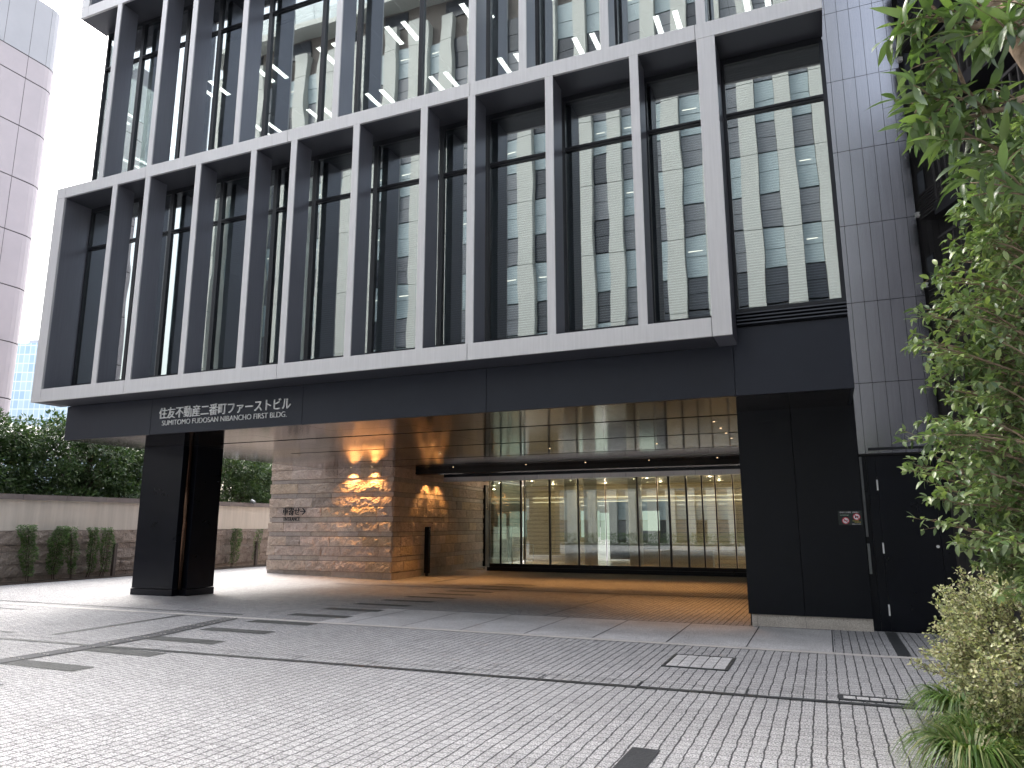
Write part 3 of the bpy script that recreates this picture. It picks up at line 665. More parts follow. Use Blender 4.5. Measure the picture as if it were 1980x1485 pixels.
for (cx, cz, kind) in ((0.300, 1.612, 0), (0.455, 1.668, 1)):
    y = 12.389
    dd = MB(); dd.disc((cx, y, cz), 0.052, 'y', 0.002, 28); rg = dd.build('prohibition_ring', red, NS)
    dd = MB(); dd.disc((cx, y-0.001, cz), 0.041, 'y', 0.002, 28); dd.build('ring_face', wh, rg)
    dd = MB()
    if kind == 0: dd.box(cx-0.03, cx+0.022, y-0.0035, y-0.002, cz-0.007, cz+0.003); dd.box(cx+0.024, cx+0.031, y-0.0035, y-0.002, cz-0.007, cz+0.003); dd.box(cx+0.018, cx+0.03, y-0.0035, y-0.002, cz+0.008, cz+0.012)
    else: dd.box(cx-0.024, cx-0.004, y-0.0035, y-0.002, cz-0.018, cz+0.008); dd.box(cx+0.003, cx+0.024, y-0.0035, y-0.002, cz-0.010, cz+0.012); dd.box(cx-0.010, cx-0.007, y-0.0035, y-0.002, cz+0.008, cz+0.024)
    dd.build('pictogram', bk, rg)
    dd = MB(); dd.obox((cx, y-0.0045, cz), (0.032, 0, -0.032), (0, 0.0008, 0), (0.004, 0, 0.004)); dd.build('crossbar', red, rg)

# --- intercom post
IP = thing('intercom_post', (-12.38, 22.03, -0.12), 'slim black intercom post standing before the lit stone wall', 'post')
B(-12.46, -12.29, 21.97, 22.09, -0.02, 1.50).build('housing', M['black'], IP, bevel=0.006)
B(-12.43, -12.34, 22.0, 22.07, -0.12, -0.02).build('foot', M['mull'], IP)
B(-12.285, -12.28, 22.0, 22.06, 1.15, 1.35).build('panel', M['slot'], IP)

# ------------------------------------------------------------------ garden wall on the left
GW = thing('garden_wall', (-20.7, 18, 0), 'long beige rendered wall on a rough stone base with dark coping', 'wall')
B(-21.1, -20.72, 2, 42, 1.42, 2.27).build('render_panel', M['plaster'], GW)
cpn = MB(); y = 2
while y < 42: cpn.box(-21.16, -20.62, y+0.004, y+1.3-0.004, 2.27, 2.42); y += 1.3
cpn.build('coping', M['coping'], GW)
B(-21.1, -20.8, 2, 42, -0.1, 1.418).build('base_core', M['garden_stone'], GW)
gc = [(0.0, 0.14, 0), (0.14, 0.48, 1), (0.48, 0.80, 1), (0.80, 0.95, 0), (0.95, 1.415, 1)]
gc = [(-0.02, 0.16, 0), (0.16, 0.50, 1), (0.50, 0.84, 1), (0.84, 1.02, 0), (1.02, 1.415, 1)]
rock_wall(lambda s, z, d: (-20.74+d, 10+s, z), 26, gc, GW, 'rock_course', M['garden_stone'], M['garden_stone'], step=0.06, amp=0.05, prot=0.05, lens=(0.7, 1.5), seed=11)
tag(B(-20.72, -20.15, 8, 40, 0.0, 0.03).build('planting_bed', M['soil']), kind='structure')
WL = thing('wall_lamp', (-20.5, 22.66, 2.45), 'small grey spotlight fixed to the coping of the beige wall', 'lamp')
MB().tube([(-20.62, 22.66, 2.5), (-20.45, 22.66, 2.42)], 0.07, 14).build('lamp_head', simple('lamp_grey', (0.14, 0.15, 0.16), 0.4, 0.4), WL)
MB().tube([(-20.70, 22.66, 2.40), (-20.58, 22.66, 2.48)], 0.02, 8).build('bracket', M['mull'], WL)
for i, (y, h, lb) in enumerate(((16.57, 1.02, 'brown marker post by the stone wall left of the black column'), (22.8, 0.95, 'brown marker post by the stone wall next to the thin climber'))):
    o_ = B(-20.40, -20.30, y-0.05, y+0.05, 0, h).build('marker_post', simple('post_brown', (0.07, 0.055, 0.05), 0.6), bevel=0.006); tag(o_, lb, 'post', 'marker posts along the garden wall')
# floor spots in front of the bed are left out: nothing of them shows

# ------------------------------------------------------------------ foliage
def leaf(mb, p, d, n, ln, wd, curl=0.15, fold=0.25, quad=False):
    d = d.normalized(); s = d.cross(n)
    if s.length < 1e-4: s = d.orthogonal()
    s.normalize(); n = s.cross(d)
    b = len(mb.v)
    if quad:
        mb.v += [tuple(p), tuple(p+d*ln*0.5+s*wd*0.5), tuple(p+d*ln-n*ln*curl), tuple(p+d*ln*0.5-s*wd*0.5)]
        mb.f.append((b, b+1, b+2, b+3)); mb.m.append(0); return
    prof = [(0.0, 0.0), (0.22, 0.72), (0.5, 1.0), (0.78, 0.68), (1.0, 0.0)]
    for (t, w_) in prof:
        c = p+d*ln*t-n*ln*curl*t*t
        if w_ == 0: mb.v.append(tuple(c))
        else:
            for sg in (-1, 0, 1): mb.v.append(tuple(c+s*wd*0.5*w_*sg+n*wd*fold*0.5*w_*abs(sg)))
    f = [(b, b+2, b+1), (b, b+3, b+2), (b+1, b+2, b+5, b+4), (b+2, b+3, b+6, b+5), (b+4, b+5, b+8, b+7), (b+5, b+6, b+9, b+8), (b+7, b+8, b+10), (b+8, b+9, b+10)]
    mb.f += f; mb.m += [0]*8
def rv(rnd, s=1.0): return Vector((rnd.uniform(-s, s), rnd.uniform(-s, s), rnd.uniform(-s, s)))
def twig(lm, bm_, rnd, p, d, ln, nl, ll, lw, r0_=0.004, curl=0.2, droop=0.15, cluster=1, jit=0.5):
    pts = [p.copy()]; q = p.copy(); dd = d.normalized()
    n = max(3, nl)
    for i in range(n):
        dd = (dd+rv(rnd, 0.12)+Vector((0, 0, -droop/n))).normalized(); q = q+dd*ln/n; pts.append(q.copy())
        ang = i*2.4+rnd.random()
        a = dd.orthogonal().normalized(); b = dd.cross(a)
        side = a*math.cos(ang)+b*math.sin(ang)
        for k in range(cluster if i < n-1 else cluster+2):
            ld = (dd*rnd.uniform(0.3, 0.9)+side*1.0+rv(rnd, jit)+Vector((0, 0, 0.1))).normalized()
            up = (Vector((0, 0, 1))+rv(rnd, 0.5)).normalized()
            s_ = rnd.uniform(0.65, 1.15)
            leaf(lm, q, ld, up, ll*s_, lw*s_, curl*rnd.uniform(0.3, 1.6), rnd.uniform(0.05, 0.5))
            side = -side+rv(rnd, 0.4)
    bm_.tube(pts, [r0_*(1-0.6*i/len(pts)) for i in range(len(pts))], 5)

# garden trees behind the wall
gl_mats = [leafmat('garden_leaf', [(0.030, 0.065, 0.022), (0.055, 0.105, 0.035), (0.085, 0.145, 0.05), (0.045, 0.085, 0.04), (0.13, 0.19, 0.07)], 0.38, 0.2)]
def garden_tree(cx, cy, zt, ry, rx, n, seed, label):
    rnd = random.Random(seed)
    t = thing('garden_tree', (cx, cy, 0), label, 'tree', 'trees behind the garden wall')
    tr = MB(); tr.tube([(cx, cy, 0), (cx+0.05, cy+0.1, 2.3), (cx+0.1, cy+0.3, 3.4), (cx, cy+0.5, zt-0.6)], [0.13, 0.11, 0.09, 0.04], 9)
    for k in range(7):
        a = rnd.uniform(0, 6.28); z = rnd.uniform(2.2, 3.6)
        tr.tube([(cx+0.05, cy+0.2, z), (cx+math.cos(a)*rx*0.5, cy+math.sin(a)*ry*0.5, z+0.6), (cx+math.cos(a)*rx*0.85, cy+math.sin(a)*ry*0.85, z+1.0)], [0.05, 0.03, 0.015], 6)
    tr.build('trunk', M['barkd'], t)
    lm = MB(); zb = 1.7; cz = (zt+zb)/2
    cl = []
    for k in range(150):
        while True:
            v = Vector((rnd.uniform(-1, 1), rnd.uniform(-1, 1), rnd.uniform(-1, 1)))
            if v.x**2+abs(v.y)**2.6+abs(v.z)**3 < 1: break
        cl.append(Vector((cx+v.x*rx, cy+v.y*ry, cz+v.z*(zt-zb)/2)))
    for k in range(int(n*2.3)):
        c = cl[k % len(cl)]; o = rv(rnd, 1)
        while o.length > 1: o = rv(rnd, 1)
        p = c+Vector((o.x*0.42, o.y*0.5, o.z*0.36))
        d = (o+rv(rnd, 0.8)+Vector((0.2, 0, 0.1))).normalized(); s_ = rnd.uniform(0.6, 1.2)
        leaf(lm, p, d, (Vector((0.3, 0, 1))+rv(rnd, 0.7)), 0.15*s_, 0.075*s_, 0.2, 0, True)
    lm.build('crown', gl_mats[0], t)
gt = [(-23.0, 9.5, 4.9, 2.3, 1.2, 7000, 'leafy garden tree at the far left edge above the beige wall'), (-23.2, 13.4, 5.0, 2.4, 1.2, 10000, 'evergreen garden tree above the wall at left, nearest the pink tower'), (-23.0, 17.0, 4.95, 2.3, 1.2, 10000, 'evergreen garden tree with a leaning pale trunk left of the black column'), (-23.2, 20.6, 4.8, 2.2, 1.2, 9000, 'evergreen garden tree partly hidden behind the black column'), (-23.0, 24.4, 4.7, 2.3, 1.2, 9000, 'garden tree seen right of the black column'), (-23.2, 28.6, 4.9, 2.4, 1.3, 9000, 'garden tree beside the left end of the pale stone wall')]
for i, a in enumerate(gt): garden_tree(*a[:6], 40+i, a[6])

# climbers on the stone base
cl_mat = leafmat('climber_leaf', [(0.05, 0.09, 0.03), (0.09, 0.15, 0.05), (0.14, 0.22, 0.08), (0.06, 0.11, 0.045)], 0.45, 0.25)
clm = [(13.85, 1.58, 0.21, 1500, 'leftmost full climber on the stone base'), (14.72, 1.55, 0.22, 1600, 'widest climber, second from the left on the stone base'), (15.15, 1.52, 0.16, 900, 'climber touching the widest one on its right side'), (15.78, 1.50, 0.15, 850, 'slim climber, left one of the pair near the brown post'), (16.25, 1.50, 0.18, 900, 'bent climber right beside the brown post'), (21.66, 1.45, 0.2, 1100, 'bushy climber right of the black column'), (22.85, 1.42, 0.14, 380, 'thin sparse climber right of the black column')]
for i, (y, h, r_, n, lb) in enumerate(clm):
    rnd = random.Random(100+i); t = thing('climbing_plant', (-20.35, y, 0), lb, 'climber', 'climbers along the garden wall')
    st = MB(); lm = MB(); ax = []
    ph = rnd.uniform(0, 6)
    def axis(z): return Vector((-20.38+0.03*math.sin(z*3+ph), y+0.05*math.sin(z*2.3+ph)+0.03*math.sin(z*7+ph), z))
    for k in range(3):
        o = rv(rnd, 0.05); st.tube([axis(z)*1+Vector((o.x, o.y, 0)) for z in (0, 0.3, 0.6, 0.9, 1.2, h-0.1)], [0.012, 0.011, 0.01, 0.008, 0.006, 0.004], 5)
    st.build('stem', M['barkd'], t)
    for k in range(int(n*1.5)):
        z = 0.18+(h-0.18)*(rnd.random()**0.75); a = rnd.uniform(0, 6.28)
        rr2 = r_*(0.35+0.65*min(1, (z-0.1)/0.5))*(0.85+0.15*math.sin(z*9+ph)+0.25*noise.noise((z*5, a, y)))*math.sqrt(rnd.random())*1.15
        p = axis(z)+Vector((math.cos(a)*rr2*0.7, math.sin(a)*rr2, 0))
        s_ = rnd.uniform(0.6, 1.2)
        leaf(lm, p, Vector((math.cos(a)+0.5, math.sin(a), rnd.uniform(-0.5, 0.4))), Vector((0.5, 0, 1))+rv(rnd, 0.5), 0.065*s_, 0.038*s_, 0.2, 0, True)
    lm.build('foliage', cl_mat, t)

# foreground: broad-leaved tree at the upper right
def fg_tree():
    rnd = random.Random(21)
    t = thing('broadleaf_tree', (1.05, 2.6, 0), 'near tree with long drooping glossy leaves at the top right', 'tree')
    br = MB(); lm = MB()
    br.tube([(1.15, 2.6, 0), (1.1, 2.6, 1.2), (0.92, 2.6, 2.3), (0.755, 2.6, 2.95), (0.66, 2.62, 3.25), (0.56, 2.65, 3.6), (0.5, 2.7, 4.0)], [0.06, 0.055, 0.045, 0.037, 0.034, 0.03, 0.02], 12)
    mains = [[(0.86, 2.55, 2.45), (0.70, 2.5, 2.58), (0.58, 2.45, 2.66), (0.47, 2.42, 2.74), (0.415, 2.4, 2.86)],
             [(0.755, 2.6, 2.95), (0.62, 2.5, 2.82), (0.55, 2.45, 2.80), (0.50, 2.42, 2.88), (0.47, 2.4, 3.0)],
             [(0.66, 2.62, 3.25), (0.57, 2.5, 3.12), (0.50, 2.45, 3.1), (0.44, 2.42, 3.18)],
             [(1.02, 2.5, 1.9), (0.82, 2.35, 2.2), (0.68, 2.3, 2.38), (0.58, 2.3, 2.46)],
             [(0.66, 2.62, 3.25), (0.74, 2.4, 3.1), (0.66, 2.3, 2.98), (0.60, 2.3, 2.92)],
             [(0.8, 2.6, 2.8), (0.74, 2.8, 2.76), (0.64, 2.95, 2.9), (0.56, 3.0, 3.05)],
             [(0.95, 2.6, 2.2), (0.84, 2.5, 2.42), (0.74, 2.4, 2.58), (0.66, 2.35, 2.66)]]
    for m_ in mains:
        br.tube(m_, [0.014, 0.010, 0.008, 0.006, 0.005][:len(m_)], 7)
        for i in range(1, len(m_)):
            for k in range(4 if i < len(m_)-1 else 5):
                a, b = Vector(m_[i-1]), Vector(m_[i]); p = a.lerp(b, rnd.uniform(0.3, 1))
                d = (Vector((-0.55, rnd.uniform(-0.8, 0.5), rnd.uniform(-0.3, 0.7)))).normalized()
                twig(lm, br, rnd, p, d, rnd.uniform(0.07, 0.17), 5, 0.092, 0.026, 0.0035, 0.55, 0.5, 1, 0.6)
    br.build('trunk', M['bark'], t, smooth=True)
    o = lm.build('crown', leafmat('broad_leaf', [(0.075, 0.125, 0.045), (0.12, 0.185, 0.065), (0.055, 0.095, 0.04), (0.17, 0.235, 0.085), (0.09, 0.145, 0.065), (0.14, 0.19, 0.11)], 0.30, 0.22), t, smooth=True)
fg_tree()
def mid_tree():
    rnd = random.Random(5)
    t = thing('evergreen_tree', (1.6, 4.9, 0), 'small-leaved evergreen tree at the right edge above the variegated bush', 'tree')
    br = MB(); lm = MB()
    tk = [(1.62, 4.95, 0), (1.58, 4.9, 1.0), (1.5, 4.85, 1.8), (1.42, 4.8, 2.6), (1.35, 4.8, 3.3), (1.3, 4.8, 3.9)]
    br.tube(tk, [0.05, 0.045, 0.04, 0.03, 0.02, 0.01], 10)
    br.tube([(1.6, 4.9, 0.6), (1.85, 5.1, 1.6), (1.95, 5.2, 2.8)], [0.035, 0.025, 0.012], 8)
    # where the crown's outer edge lies at each height
    prof = [(1.28, 0.80), (1.42, 0.72), (1.5, 0.86), (1.62, 0.52), (1.8, 0.50), (1.95, 0.60), (2.05, 0.50), (2.2, 0.55), (2.35, 0.66), (2.5, 0.60), (2.62, 0.54), (2.75, 0.72), (2.93, 0.64), (3.1, 0.78), (3.3, 0.78), (3.5, 0.86), (3.75, 1.0)]
    for z, xt in prof:
        for k in range(10):
            y = 4.8+rnd.uniform(-0.55, 0.65); zz = z+rnd.uniform(-0.08, 0.08)
            xe = xt+(0.0 if k == 0 else rnd.uniform(0.03, 0.38))+abs(y-4.8)*0.15; xe *= (y/4.8)**0.9
            s = Vector((1.52-0.05*z, 4.87+(y-4.8)*0.2, zz-rnd.uniform(0.15, 0.45))); e = Vector((xe, y, zz))
            m1 = s.lerp(e, 0.45)+Vector((0, 0, 0.04)); m2 = s.lerp(e, 0.8)+Vector((0, 0, 0.03))
            br.tube([s, m1, m2, e], [0.011, 0.007, 0.005, 0.003], 5)
            for j in range(9):
                f = rnd.uniform(0.25, 0.98); p = s.lerp(e, f)+Vector((0, 0, 0.03)); d = (Vector((-0.8, rnd.uniform(-0.9, 0.9), rnd.uniform(-0.35, 0.7)))).normalized()
                twig(lm, br, rnd, p, d, rnd.uniform(0.08, 0.17), 5, 0.058, 0.027, 0.002, 0.35, 0.2, 1, 0.6)
            twig(lm, br, rnd, e-Vector((-.04, 0, 0)), Vector((-1, rnd.uniform(-.3, .3), rnd.uniform(-0.1, 0.4))), 0.12, 6, 0.058, 0.027, 0.002, 0.35, 0.15, 1, 0.6)
    br.build('trunk', M['bark'], t)
    lm.build('crown', leafmat('small_leaf', [(0.075, 0.125, 0.055), (0.13, 0.19, 0.08), (0.19, 0.26, 0.11), (0.09, 0.14, 0.065), (0.28, 0.35, 0.13), (0.20, 0.26, 0.16)], 0.28, 0.25), t, smooth=True)
mid_tree()
def bush():
    rnd = random.Random(9)
    t = thing('variegated_bush', (1.4, 6.6, 0), 'cream and yellow-green variegated bush at the lower right', 'bush')
    br = MB(); lm = MB()
    cen = Vector((1.33, 5.95, 0.66)); rad = Vector((0.72, 0.62, 0.66))
    for k in range(9):
        a = k*0.7; br.tube([(1.5+0.05*math.cos(a), 6.5+0.05*math.sin(a), 0), (1.45+0.2*math.cos(a), 6.4+0.2*math.sin(a), 0.45), (1.42+0.4*math.cos(a), 6.5+0.38*math.sin(a), 0.9)], [0.028, 0.018, 0.008], 6)
    for k in range(3400):
        while True:
            v = rv(rnd, 1)
            if 0.35 < v.length < 1: break
        v = v.normalized()*(0.62+0.38*rnd.random()**0.5)
        bumpy = 1+0.22*noise.noise((v.x*2.3+3, v.y*2.3, v.z*2.3))
        if noise.noise((v.x*3.1, v.y*3.1+7, v.z*3.1)) < -0.32: continue
        p = cen+Vector((v.x*rad.x, v.y*rad.y, v.z*rad.z))*bumpy
        if v.z < -0.2: p.x += 0.12
        d = (v+rv(rnd, 0.7)+Vector((0, 0, 0.25))).normalized()
        n = 8; q = p-d*0.08; pts = [q.copy()]
        for i in range(n):
            q = q+d*0.02+rv(rnd, 0.004); pts.append(q.copy())
            for s_ in (0, 1):
                ld = (d*0.4+rv(rnd, 1)).normalized(); s2 = rnd.uniform(0.6, 1.2)
                leaf(lm, q, ld, Vector((0, 0, 1))+rv(rnd, 0.8), 0.030*s2, 0.018*s2, 0.1, 0, True)
        br.tube([pts[0], pts[4], pts[-1]], [0.002, 0.0015, 0.001], 3)
    br.build('stem', M['barkd'], t)
    lm.build('foliage', leafmat('variegated_leaf', [(0.62, 0.61, 0.36), (0.20, 0.26, 0.12), (0.72, 0.70, 0.47), (0.50, 0.52, 0.27), (0.76, 0.71, 0.54), (0.15, 0.19, 0.09), (0.66, 0.64, 0.40), (0.42, 0.32, 0.23)], 0.6, 0.22), t)
bush()
def under(name, cx, cy, rx, ry, n, seed, label):
    rnd = random.Random(seed); t = thing(name, (cx, cy, 0), label, 'shrub'); lm = MB(); br = MB()
    for k in range(n):
        a = rnd.uniform(0, 6.28); r_ = math.sqrt(rnd.random()); p = Vector((cx+math.cos(a)*rx*r_, cy+math.sin(a)*ry*r_, 0)); h = rnd.uniform(0.12, 0.42)*(1.1-0.5*r_)
        twig(lm, br, rnd, p+Vector((0, 0, h*0.4)), Vector((rnd.uniform(-.5, .5), rnd.uniform(-.5, .5), 1)), h, 5, 0.035, 0.02, 0.0015, 0.2, 0.1, 2, 0.6)
    br.build('stem', M['barkd'], t); lm.build('foliage', leafmat(name+'_leaf', [(0.08, 0.15, 0.04), (0.15, 0.24, 0.07), (0.32, 0.36, 0.12), (0.11, 0.2, 0.06)], 0.45, 0.3), t)
under('ground_shrub', 1.35, 5.75, 0.6, 0.5, 260, 31, 'low green shrub under the variegated bush in the bottom right corner')
def grass(cx, cy, r, n, seed, label, ht=0.34):
    rnd = random.Random(seed); t = thing('grass_clump', (cx, cy, 0), label, 'grass clump', 'grass clumps at the edge of the planting bed'); lm = MB()
    for k in range(n):
        a = rnd.uniform(0, 6.28); rb = 0.35*r*math.sqrt(rnd.random()); p = Vector((cx+math.cos(a)*rb, cy+math.sin(a)*rb, 0.0))
        a2 = a+rnd.uniform(-0.8, 0.8); out = Vector((math.cos(a2), math.sin(a2), 0)); sd = Vector((-math.sin(a2), math.cos(a2), 0))
        ln = rnd.uniform(0.6, 1.15); wd = rnd.uniform(0.0045, 0.0075); N_ = 7; b = len(lm.v)
        for i in range(N_+1):
            s = i/N_; x = r*1.15*ln*s**1.25; z = ht*ln*(2.6*s-2.35*s*s)*1.0
            w_ = wd*(1-s**2.5)+0.0006; c = p+out*x+Vector((0, 0, max(z, 0.01)))
            lm.v += [tuple(c-sd*w_), tuple(c+sd*w_)]
        for i in range(N_): lm.f.append((b+2*i, b+2*i+1, b+2*i+3, b+2*i+2)); lm.m.append(0)
    lm.build('blades', grassm, t)
grassm = leafmat('grass_blade', [(0.06, 0.12, 0.03), (0.11, 0.20, 0.05), (0.18, 0.28, 0.08), (0.08, 0.15, 0.04), (0.28, 0.33, 0.14), (0.36, 0.33, 0.18)], 0.38, 0.3)
grass(0.90, 7.0, 0.33, 520, 1, 'far tuft of arching green grass blades spilling over the setts')
grass(0.74, 5.6, 0.32, 520, 2, 'near tuft of arching grass blades at the bottom edge')
grass(0.86, 6.3, 0.24, 220, 3, 'smaller paler grass tuft between the two big ones', 0.28)
bd = MB()
rnd = random.Random(4); pts = [((0.80 if 9.6-k*0.4 < 7.0 else 0.80+0.45*(9.6-k*0.4-7.0))+0.04*math.sin(k*1.7), 9.6-k*0.4) for k in range(17)]
for (a, b) in zip(pts[:-1], pts[1:]): bd.q((a[0], a[1], 0.012), (b[0], b[1], 0.012), (5, b[1], 0.012), (5, a[1], 0.012))
tag(bd.build('planting_soil', M['soil']), kind='structure')

# ------------------------------------------------------------------ neighbours
PK = thing('pink_building', (-36, 12, 0), 'pale pink stone-clad tower with a rounded corner at the left edge', 'building')
pink = simple('pink_cladding', (0.58, 0.51, 0.535), 0.55, 0, 0.05, 0.6); pinkg = simple('pink_parapet', (0.53, 0.52, 0.55), 0.5, 0, 0.05, 0.6)
pz = [0, 2.0, 4.3, 6.6, 8.9, 11.2, 13.5, 15.8, 18.1, 20.3, 21.35]
px_, pr_ = -30.0, 0.7
def pink_path(r):   # plan outline from the near face round the corner
    o = [(px_, -2.0)]+[(px_, -2+3.54*k) for k in range(1, 6)]+[(px_, 17.8)]
    for k in range(0, 7): a = k/6*math.pi/2; o.append((px_-pr_+pr_*math.cos(a), 18.55+pr_*math.sin(a)))
    o.append((px_-12, 18.55+pr_)); return o
op = pink_path(0)
pm = MB(); ps = MB()
for a, b in zip(pz[:-1], pz[1:]):
    for i in range(len(op)-1):
        p, q = Vector((*op[i], 0)), Vector((*op[i+1], 0)); d = (q-p).normalized(); g = 0.02 if i in (0, 1, 2, 3, 4, 5, 6) and i != 6 else 0.0
        pm.q((p+d*g).to_tuple()[:2]+(a+0.02,), (q-d*g).to_tuple()[:2]+(a+0.02,), (q-d*g).to_tuple()[:2]+(b-0.02,), (p+d*g).to_tuple()[:2]+(b-0.02,))
pm.build('wall', pink, PK)
pm = MB()
for i in range(len(op)-1):
    p, q = op[i], op[i+1]; n_ = max(1, int(math.dist(p, q)/0.9))
    for k in range(n_):
        a = (p[0]+(q[0]-p[0])*k/n_, p[1]+(q[1]-p[1])*k/n_); b = (p[0]+(q[0]-p[0])*(k+0.985)/n_, p[1]+(q[1]-p[1])*(k+0.985)/n_)
        pm.q((*a, 21.37), (*b, 21.37), (*b, 24.2), (*a, 24.2))
    pm.q((*p, 24.2), (*q, 24.2), (q[0]-0.5, q[1]-0.3, 24.2), (p[0]-0.5, p[1]-0.3, 24.2))
pm.build('parapet', pinkg, PK)
B(-42, -30.05, -2, 18.35, 0, 24.1).build('core', simple('joint_mauve', (0.14, 0.11, 0.12), 0.8), PK)
B(-42, -30.75, 18.35, 19.19, 0, 24.1).build('core', bpy.data.materials['joint_mauve'], PK)
# distant blue glass tower
BT = thing('glass_tower', (-176, 123, 0), 'distant blue glass office tower with haze in its colour', 'building')
m_, t_, o_ = newmat('hazed_tower_glass'); p_ = N(t_, 'ShaderNodeBsdfPrincipled'); p_.inputs['Roughness'].default_value = 0.15; p_.inputs['Metallic'].default_value = 0.5
tc_ = N(t_, 'ShaderNodeTexCoord'); bt = N(t_, 'ShaderNodeTexBrick', offset=0.0, i_Scale=1.0); bt.inputs['Mortar Size'].default_value = 0.13; bt.inputs['Brick Width'].default_value = 1.6; bt.inputs['Row Height'].default_value = 2.1
bt.inputs['Color1'].default_value = (0.36, 0.50, 0.66, 1); bt.inputs['Color2'].default_value = (0.50, 0.62, 0.75, 1); bt.inputs['Mortar'].default_value = (0.68, 0.74, 0.8, 1)  # blues paled and greyed to paint distance haze into the colour
sx_ = N(t_, 'ShaderNodeSeparateXYZ'); L(t_, tc_.outputs['Object'], sx_.inputs[0]); cb_ = N(t_, 'ShaderNodeCombineXYZ')
L(t_, math_(t_, 'ADD', sx_.outputs[0], sx_.outputs[1]), cb_.inputs[0]); L(t_, sx_.outputs[2], cb_.inputs[1]); L(t_, cb_.outputs[0], bt.inputs['Vector']); L(t_, bt.outputs[0], p_.inputs['Base Color']); L(t_, p_.outputs[0], o_.inputs[0])
c0 = Vector((-172.0, 116.0, 0)); rt = Vector((fw.y, -fw.x, 0)).normalized(); fh = Vector((fw.x, fw.y, 0)).normalized()
bx = MB(); cb2 = c0+rt*11; bx.obox((cb2.x, cb2.y, 21.3), rt*13.5, fh*12, (0, 0, 21.3)); bx.build('wall', m_, BT)
bx = MB(); bx.obox((cb2.x, cb2.y, 43.3), rt*10, fh*9, (0, 0, 0.8)); bx.build('roof_plant', pinkg, BT)
# slatted curved canopy roof behind the garden trees
CR = thing('canopy_roof', (-27, 14, 0), 'low curved white canopy roof with dark ribs behind the hedge at left', 'roof')
cr = MB(); rb = MB(); K = 10
for k in range(K):
    z0 = 4.2+1.45*math.sin(k/K*1.57); z1 = 4.2+1.45*math.sin((k+1)/K*1.57); x0 = -24.9-k*0.35; x1 = -24.9-(k+1)*0.35
    cr.q((x0, 8, z0), (x0, 19, z0-0.3), (x1, 19, z1-0.3), (x1, 8, z1)); 
    for j in range(23): y = 8+j*0.5; d_ = -0.3*(y-8)/11; rb.q((x0, y, z0+0.03+d_), (x0, y+0.09, z0+0.03+d_), (x1, y+0.09, z1+0.03+d_), (x1, y, z1+0.03+d_))
cr.build('roof_sheet', simple('canopy_white', (0.5, 0.5, 0.5), 0.5), CR); rb.build('rib', M['mull'], CR)
cp = MB()
for y in (8.5, 12, 15.5, 18.5): cp.box(-25.5, -25.4, y, y+0.1, 0, 4.9)
cp.build('post', M['mull'], CR)

# dark neighbouring building beyond the clad tower
NB = thing('dark_building', (4, 10, 0), 'dark charcoal-sided building with small windows and balconies behind the right-hand tree', 'building')
d1 = Vector((0.39, -0.92, 0)).normalized(); n1 = Vector((-d1.y, d1.x, 0)); n1 = -n1 if n1.x > 0 else n1   # faces the forecourt
P0 = Vector((1.745, 12.44, 0))
nbm = simple('charcoal_siding', (0.045, 0.043, 0.045), 0.55, 0.2, 0.1, 3); nb2 = simple('charcoal_deep', (0.012, 0.012, 0.016), 0.6)
sd_ = MB(); s = -0.9
while s < 9: sd_.obox(P0+d1*(s+0.073)-n1*0.1+Vector((0, 0, 12)), d1*0.071, n1*0.1, (0, 0, 12)); s += 0.15
sd_.build('siding', nbm, NB)
MB().obox(P0+d1*4.0-n1*2.2+Vector((0, 0, 12)), d1*5.0, n1*1.99, (0, 0, 12)).build('wall', nb2, NB)
for z in (4.2, 5.6, 7.0, 9.1, 10.6, 12.2):
    s0 = 0.05
    w_ = MB().obox(P0+d1*0.16+n1*0.006+Vector((0, 0, z-0.35)), d1*0.10, n1*0.004, (0, 0, 0.38)).build('window', M['mull'], NB)
    MB().obox(P0+d1*0.16+n1*0.012+Vector((0, 0, z-0.35)), d1*0.08, n1*0.002, (0, 0, 0.35)).build('pane', simple('dull_pane', (0.12, 0.13, 0.15), 0.15) if 'dull_pane' not in bpy.data.materials else bpy.data.materials['dull_pane'], w_)
for k, z in enumerate((1.6, 3.0, 4.4, 5.8, 7.2, 8.6, 10.0, 11.4)):
    s_c = 1.35
    b_ = MB().obox(P0+d1*(s_c+1.4)+n1*0.25+Vector((0, 0, z+0.1)), d1*1.55, n1*0.25, (0, 0, 0.09)).build('balcony', nb2, NB)
    rl = MB()
    for j in range(22): rl.obox(P0+d1*(s_c-0.1+j*0.14)+n1*0.48+Vector((0, 0, z+0.62)), d1*0.012, n1*0.012, (0, 0, 0.45))
    rl.obox(P0+d1*(s_c+1.4)+n1*0.48+Vector((0, 0, z+1.08)), d1*1.55, n1*0.02, (0, 0, 0.02)); rl.build('railing', nbm, b_)
    ac = MB()
    for j in range(9): ac.obox(P0+d1*(s_c-0.55)+n1*0.16+Vector((0, 0, z+0.25+j*0.045)), d1*0.28, n1*0.15, (0, 0, 0.014))
    ac.obox(P0+d1*(s_c-0.55)+n1*0.14+Vector((0, 0, z+0.43)), d1*0.26, n1*0.12, (0, 0, 0.2)); ac.build('cooling_unit', nbm, NB)
for z in (5.15, 6.30, 7.46, 9.0, 9.85):
    l_ = MB().obox(P0+d1*0.12+n1*0.10+Vector((0, 0, z)), d1*0.03, n1*0.03, (0, 0, 0.035)).build('outdoor_lamp', M['white'], NB)
    MB().tube([P0+d1*0.12+n1*0.01+Vector((0, 0, z+0.2)), P0+d1*0.12+n1*0.1+Vector((0, 0, z+0.03))], 0.008, 5).build('arm', nb2, l_)

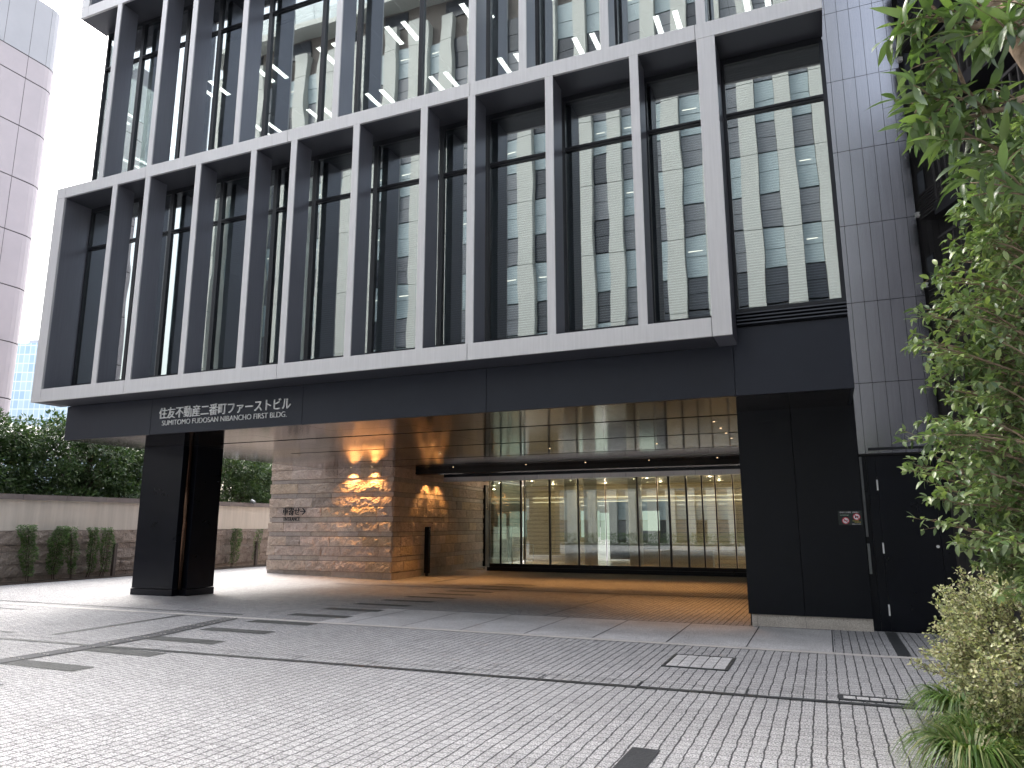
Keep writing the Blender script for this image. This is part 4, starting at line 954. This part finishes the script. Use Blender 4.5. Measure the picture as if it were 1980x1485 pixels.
# ------------------------------------------------------------------ the building across the street (seen in the glass)
OB = thing('opposite_building', (-16, -14, 0), 'pale-piered office block across the street, mirrored in the windows', 'building')
pier = simple('pale_pier', (0.44, 0.455, 0.435), 0.7, 0, 0.06, 0.4); att = simple('attic_brown', (0.16, 0.14, 0.13), 0.7)
lg = simple('strip_light', (0.33, 0.40, 0.43), 0.35, 0, 0.08, 0.5); dg = simple('strip_dark', (0.045, 0.05, 0.065), 0.2, 0, 0.2, 0.6); mg = simple('strip_mid', (0.17, 0.18, 0.205), 0.3, 0, 0.1, 0.6)
B(-38, 2.4, -26, -14.6, 0, 34.5).build('wall', att, OB)
rnd = random.Random(77); x = -37.98; i = 0
gaps = [1.0, 0.9, 1.05, 0.85, 1.25]
while x < 2.3:
    wpi = rnd.choice((0.75, 0.8, 0.9)); pj = MB(); z = 0.0
    top = 33.1
    while z < top: pj.box(x, x+wpi, -14.55, -14.0, z+0.015, min(z+3.92, top)-0.015); z += 3.92
    pj.build('pier', pier, OB)
    gp_ = gaps[i % 4]; xa, xb = x+wpi+0.02, x+wpi+gp_-0.02
    wn = MB(); z = 0.2; k_ = 0; darkrow = rnd.choice((1, 2, 2))
    while z < 31.5:
        last = 0 if k_ % 2 else darkrow
        if rnd.random() < 0.14: last = rnd.choice((1, 2))
        if z < 13 and x > -9: last = 1
        h = 2.17 if k_ % 2 else 1.75
        for q_ in (0, 1):                                   # two sashes with a frame between, a darker head rail
            zq = z+0.04+q_*(h-0.04)/2
            wn.box(xa, xb, -14.55, -14.40+0.02*q_, zq, zq+(h-0.08)/2-0.03*q_, mi=last)
        if last == 0 and rnd.random() < 0.5: wn.box(xa+0.15, xb-0.2, -14.39, -14.36, z+h*0.62, z+h*0.62+0.035, mi=3)
        z += h; k_ += 1
    wn.build('window', [lg, dg, mg, emit('office_tube', (1, 0.97, 0.85), 0.9) if 'office_tube' not in bpy.data.materials else bpy.data.materials['office_tube']], OB)
    x += wpi+gp_; i += 1
B(-38.4, 2.6, -14.9, -13.3, 34.5, 34.9).build('roof_ledge', pier, OB)
rl = MB(); xx = -34.0
while xx < 1.2: rl.box(xx, xx+1.45, -13.9, -13.85, 34.95, 36.4); xx += 1.5
rl.build('balustrade', lg, OB)
B(-30, 0, -24, -16, 34.9, 38.2).build('penthouse', att, OB)
for j in range(9): B(-36+j*4, -34.2+j*4, -14.58, -14.5, 33.2, 34.3).build('attic_opening', dg, OB)
LB = thing('office_block', (10, -20, 0), 'dark grey lower building beside the pale-piered block across the street', 'building')
B(3.2, 26, -27, -15, 0, 22.5).build('wall', simple('low_wall', (0.045, 0.045, 0.05), 0.7), LB)
B(3.0, 26.2, -27.2, -14.8, 22.5, 22.9).build('roof', simple('low_roof', (0.12, 0.12, 0.13), 0.7), LB)
for j in range(7): B(4.2+j*3.1, 6.4+j*3.1, -15.02, -14.94, 4.6, 6.8).build('window', dg, LB); B(4.2+j*3.1, 6.4+j*3.1, -15.02, -14.94, 0.6, 3.2).build('window', mg, LB)
# street hedge and kerb behind the camera, mirrored in the lobby glass
hm = MB(); rnd = random.Random(3)
for k in range(9000):
    p = Vector((rnd.uniform(-22, 6), -5.2+rnd.uniform(-0.45, 0.45), rnd.uniform(0.02, 0.95))); leaf(hm, p, rv(rnd, 1), Vector((0, 0.4, 1))+rv(rnd, 0.6), 0.12, 0.07, 0.1, 0, True)
hd = hm.build('street_hedge', gl_mats[0]); tag(hd, 'clipped dark hedge along the street, mirrored in the lobby glass', 'hedge')
tag(B(-60, 40, -11.5, -6.2, -0.02, 0.008).build('road', simple('asphalt', (0.06, 0.06, 0.062), 0.85, 0, 0.15, 3, 0.3, 90)), kind='structure')
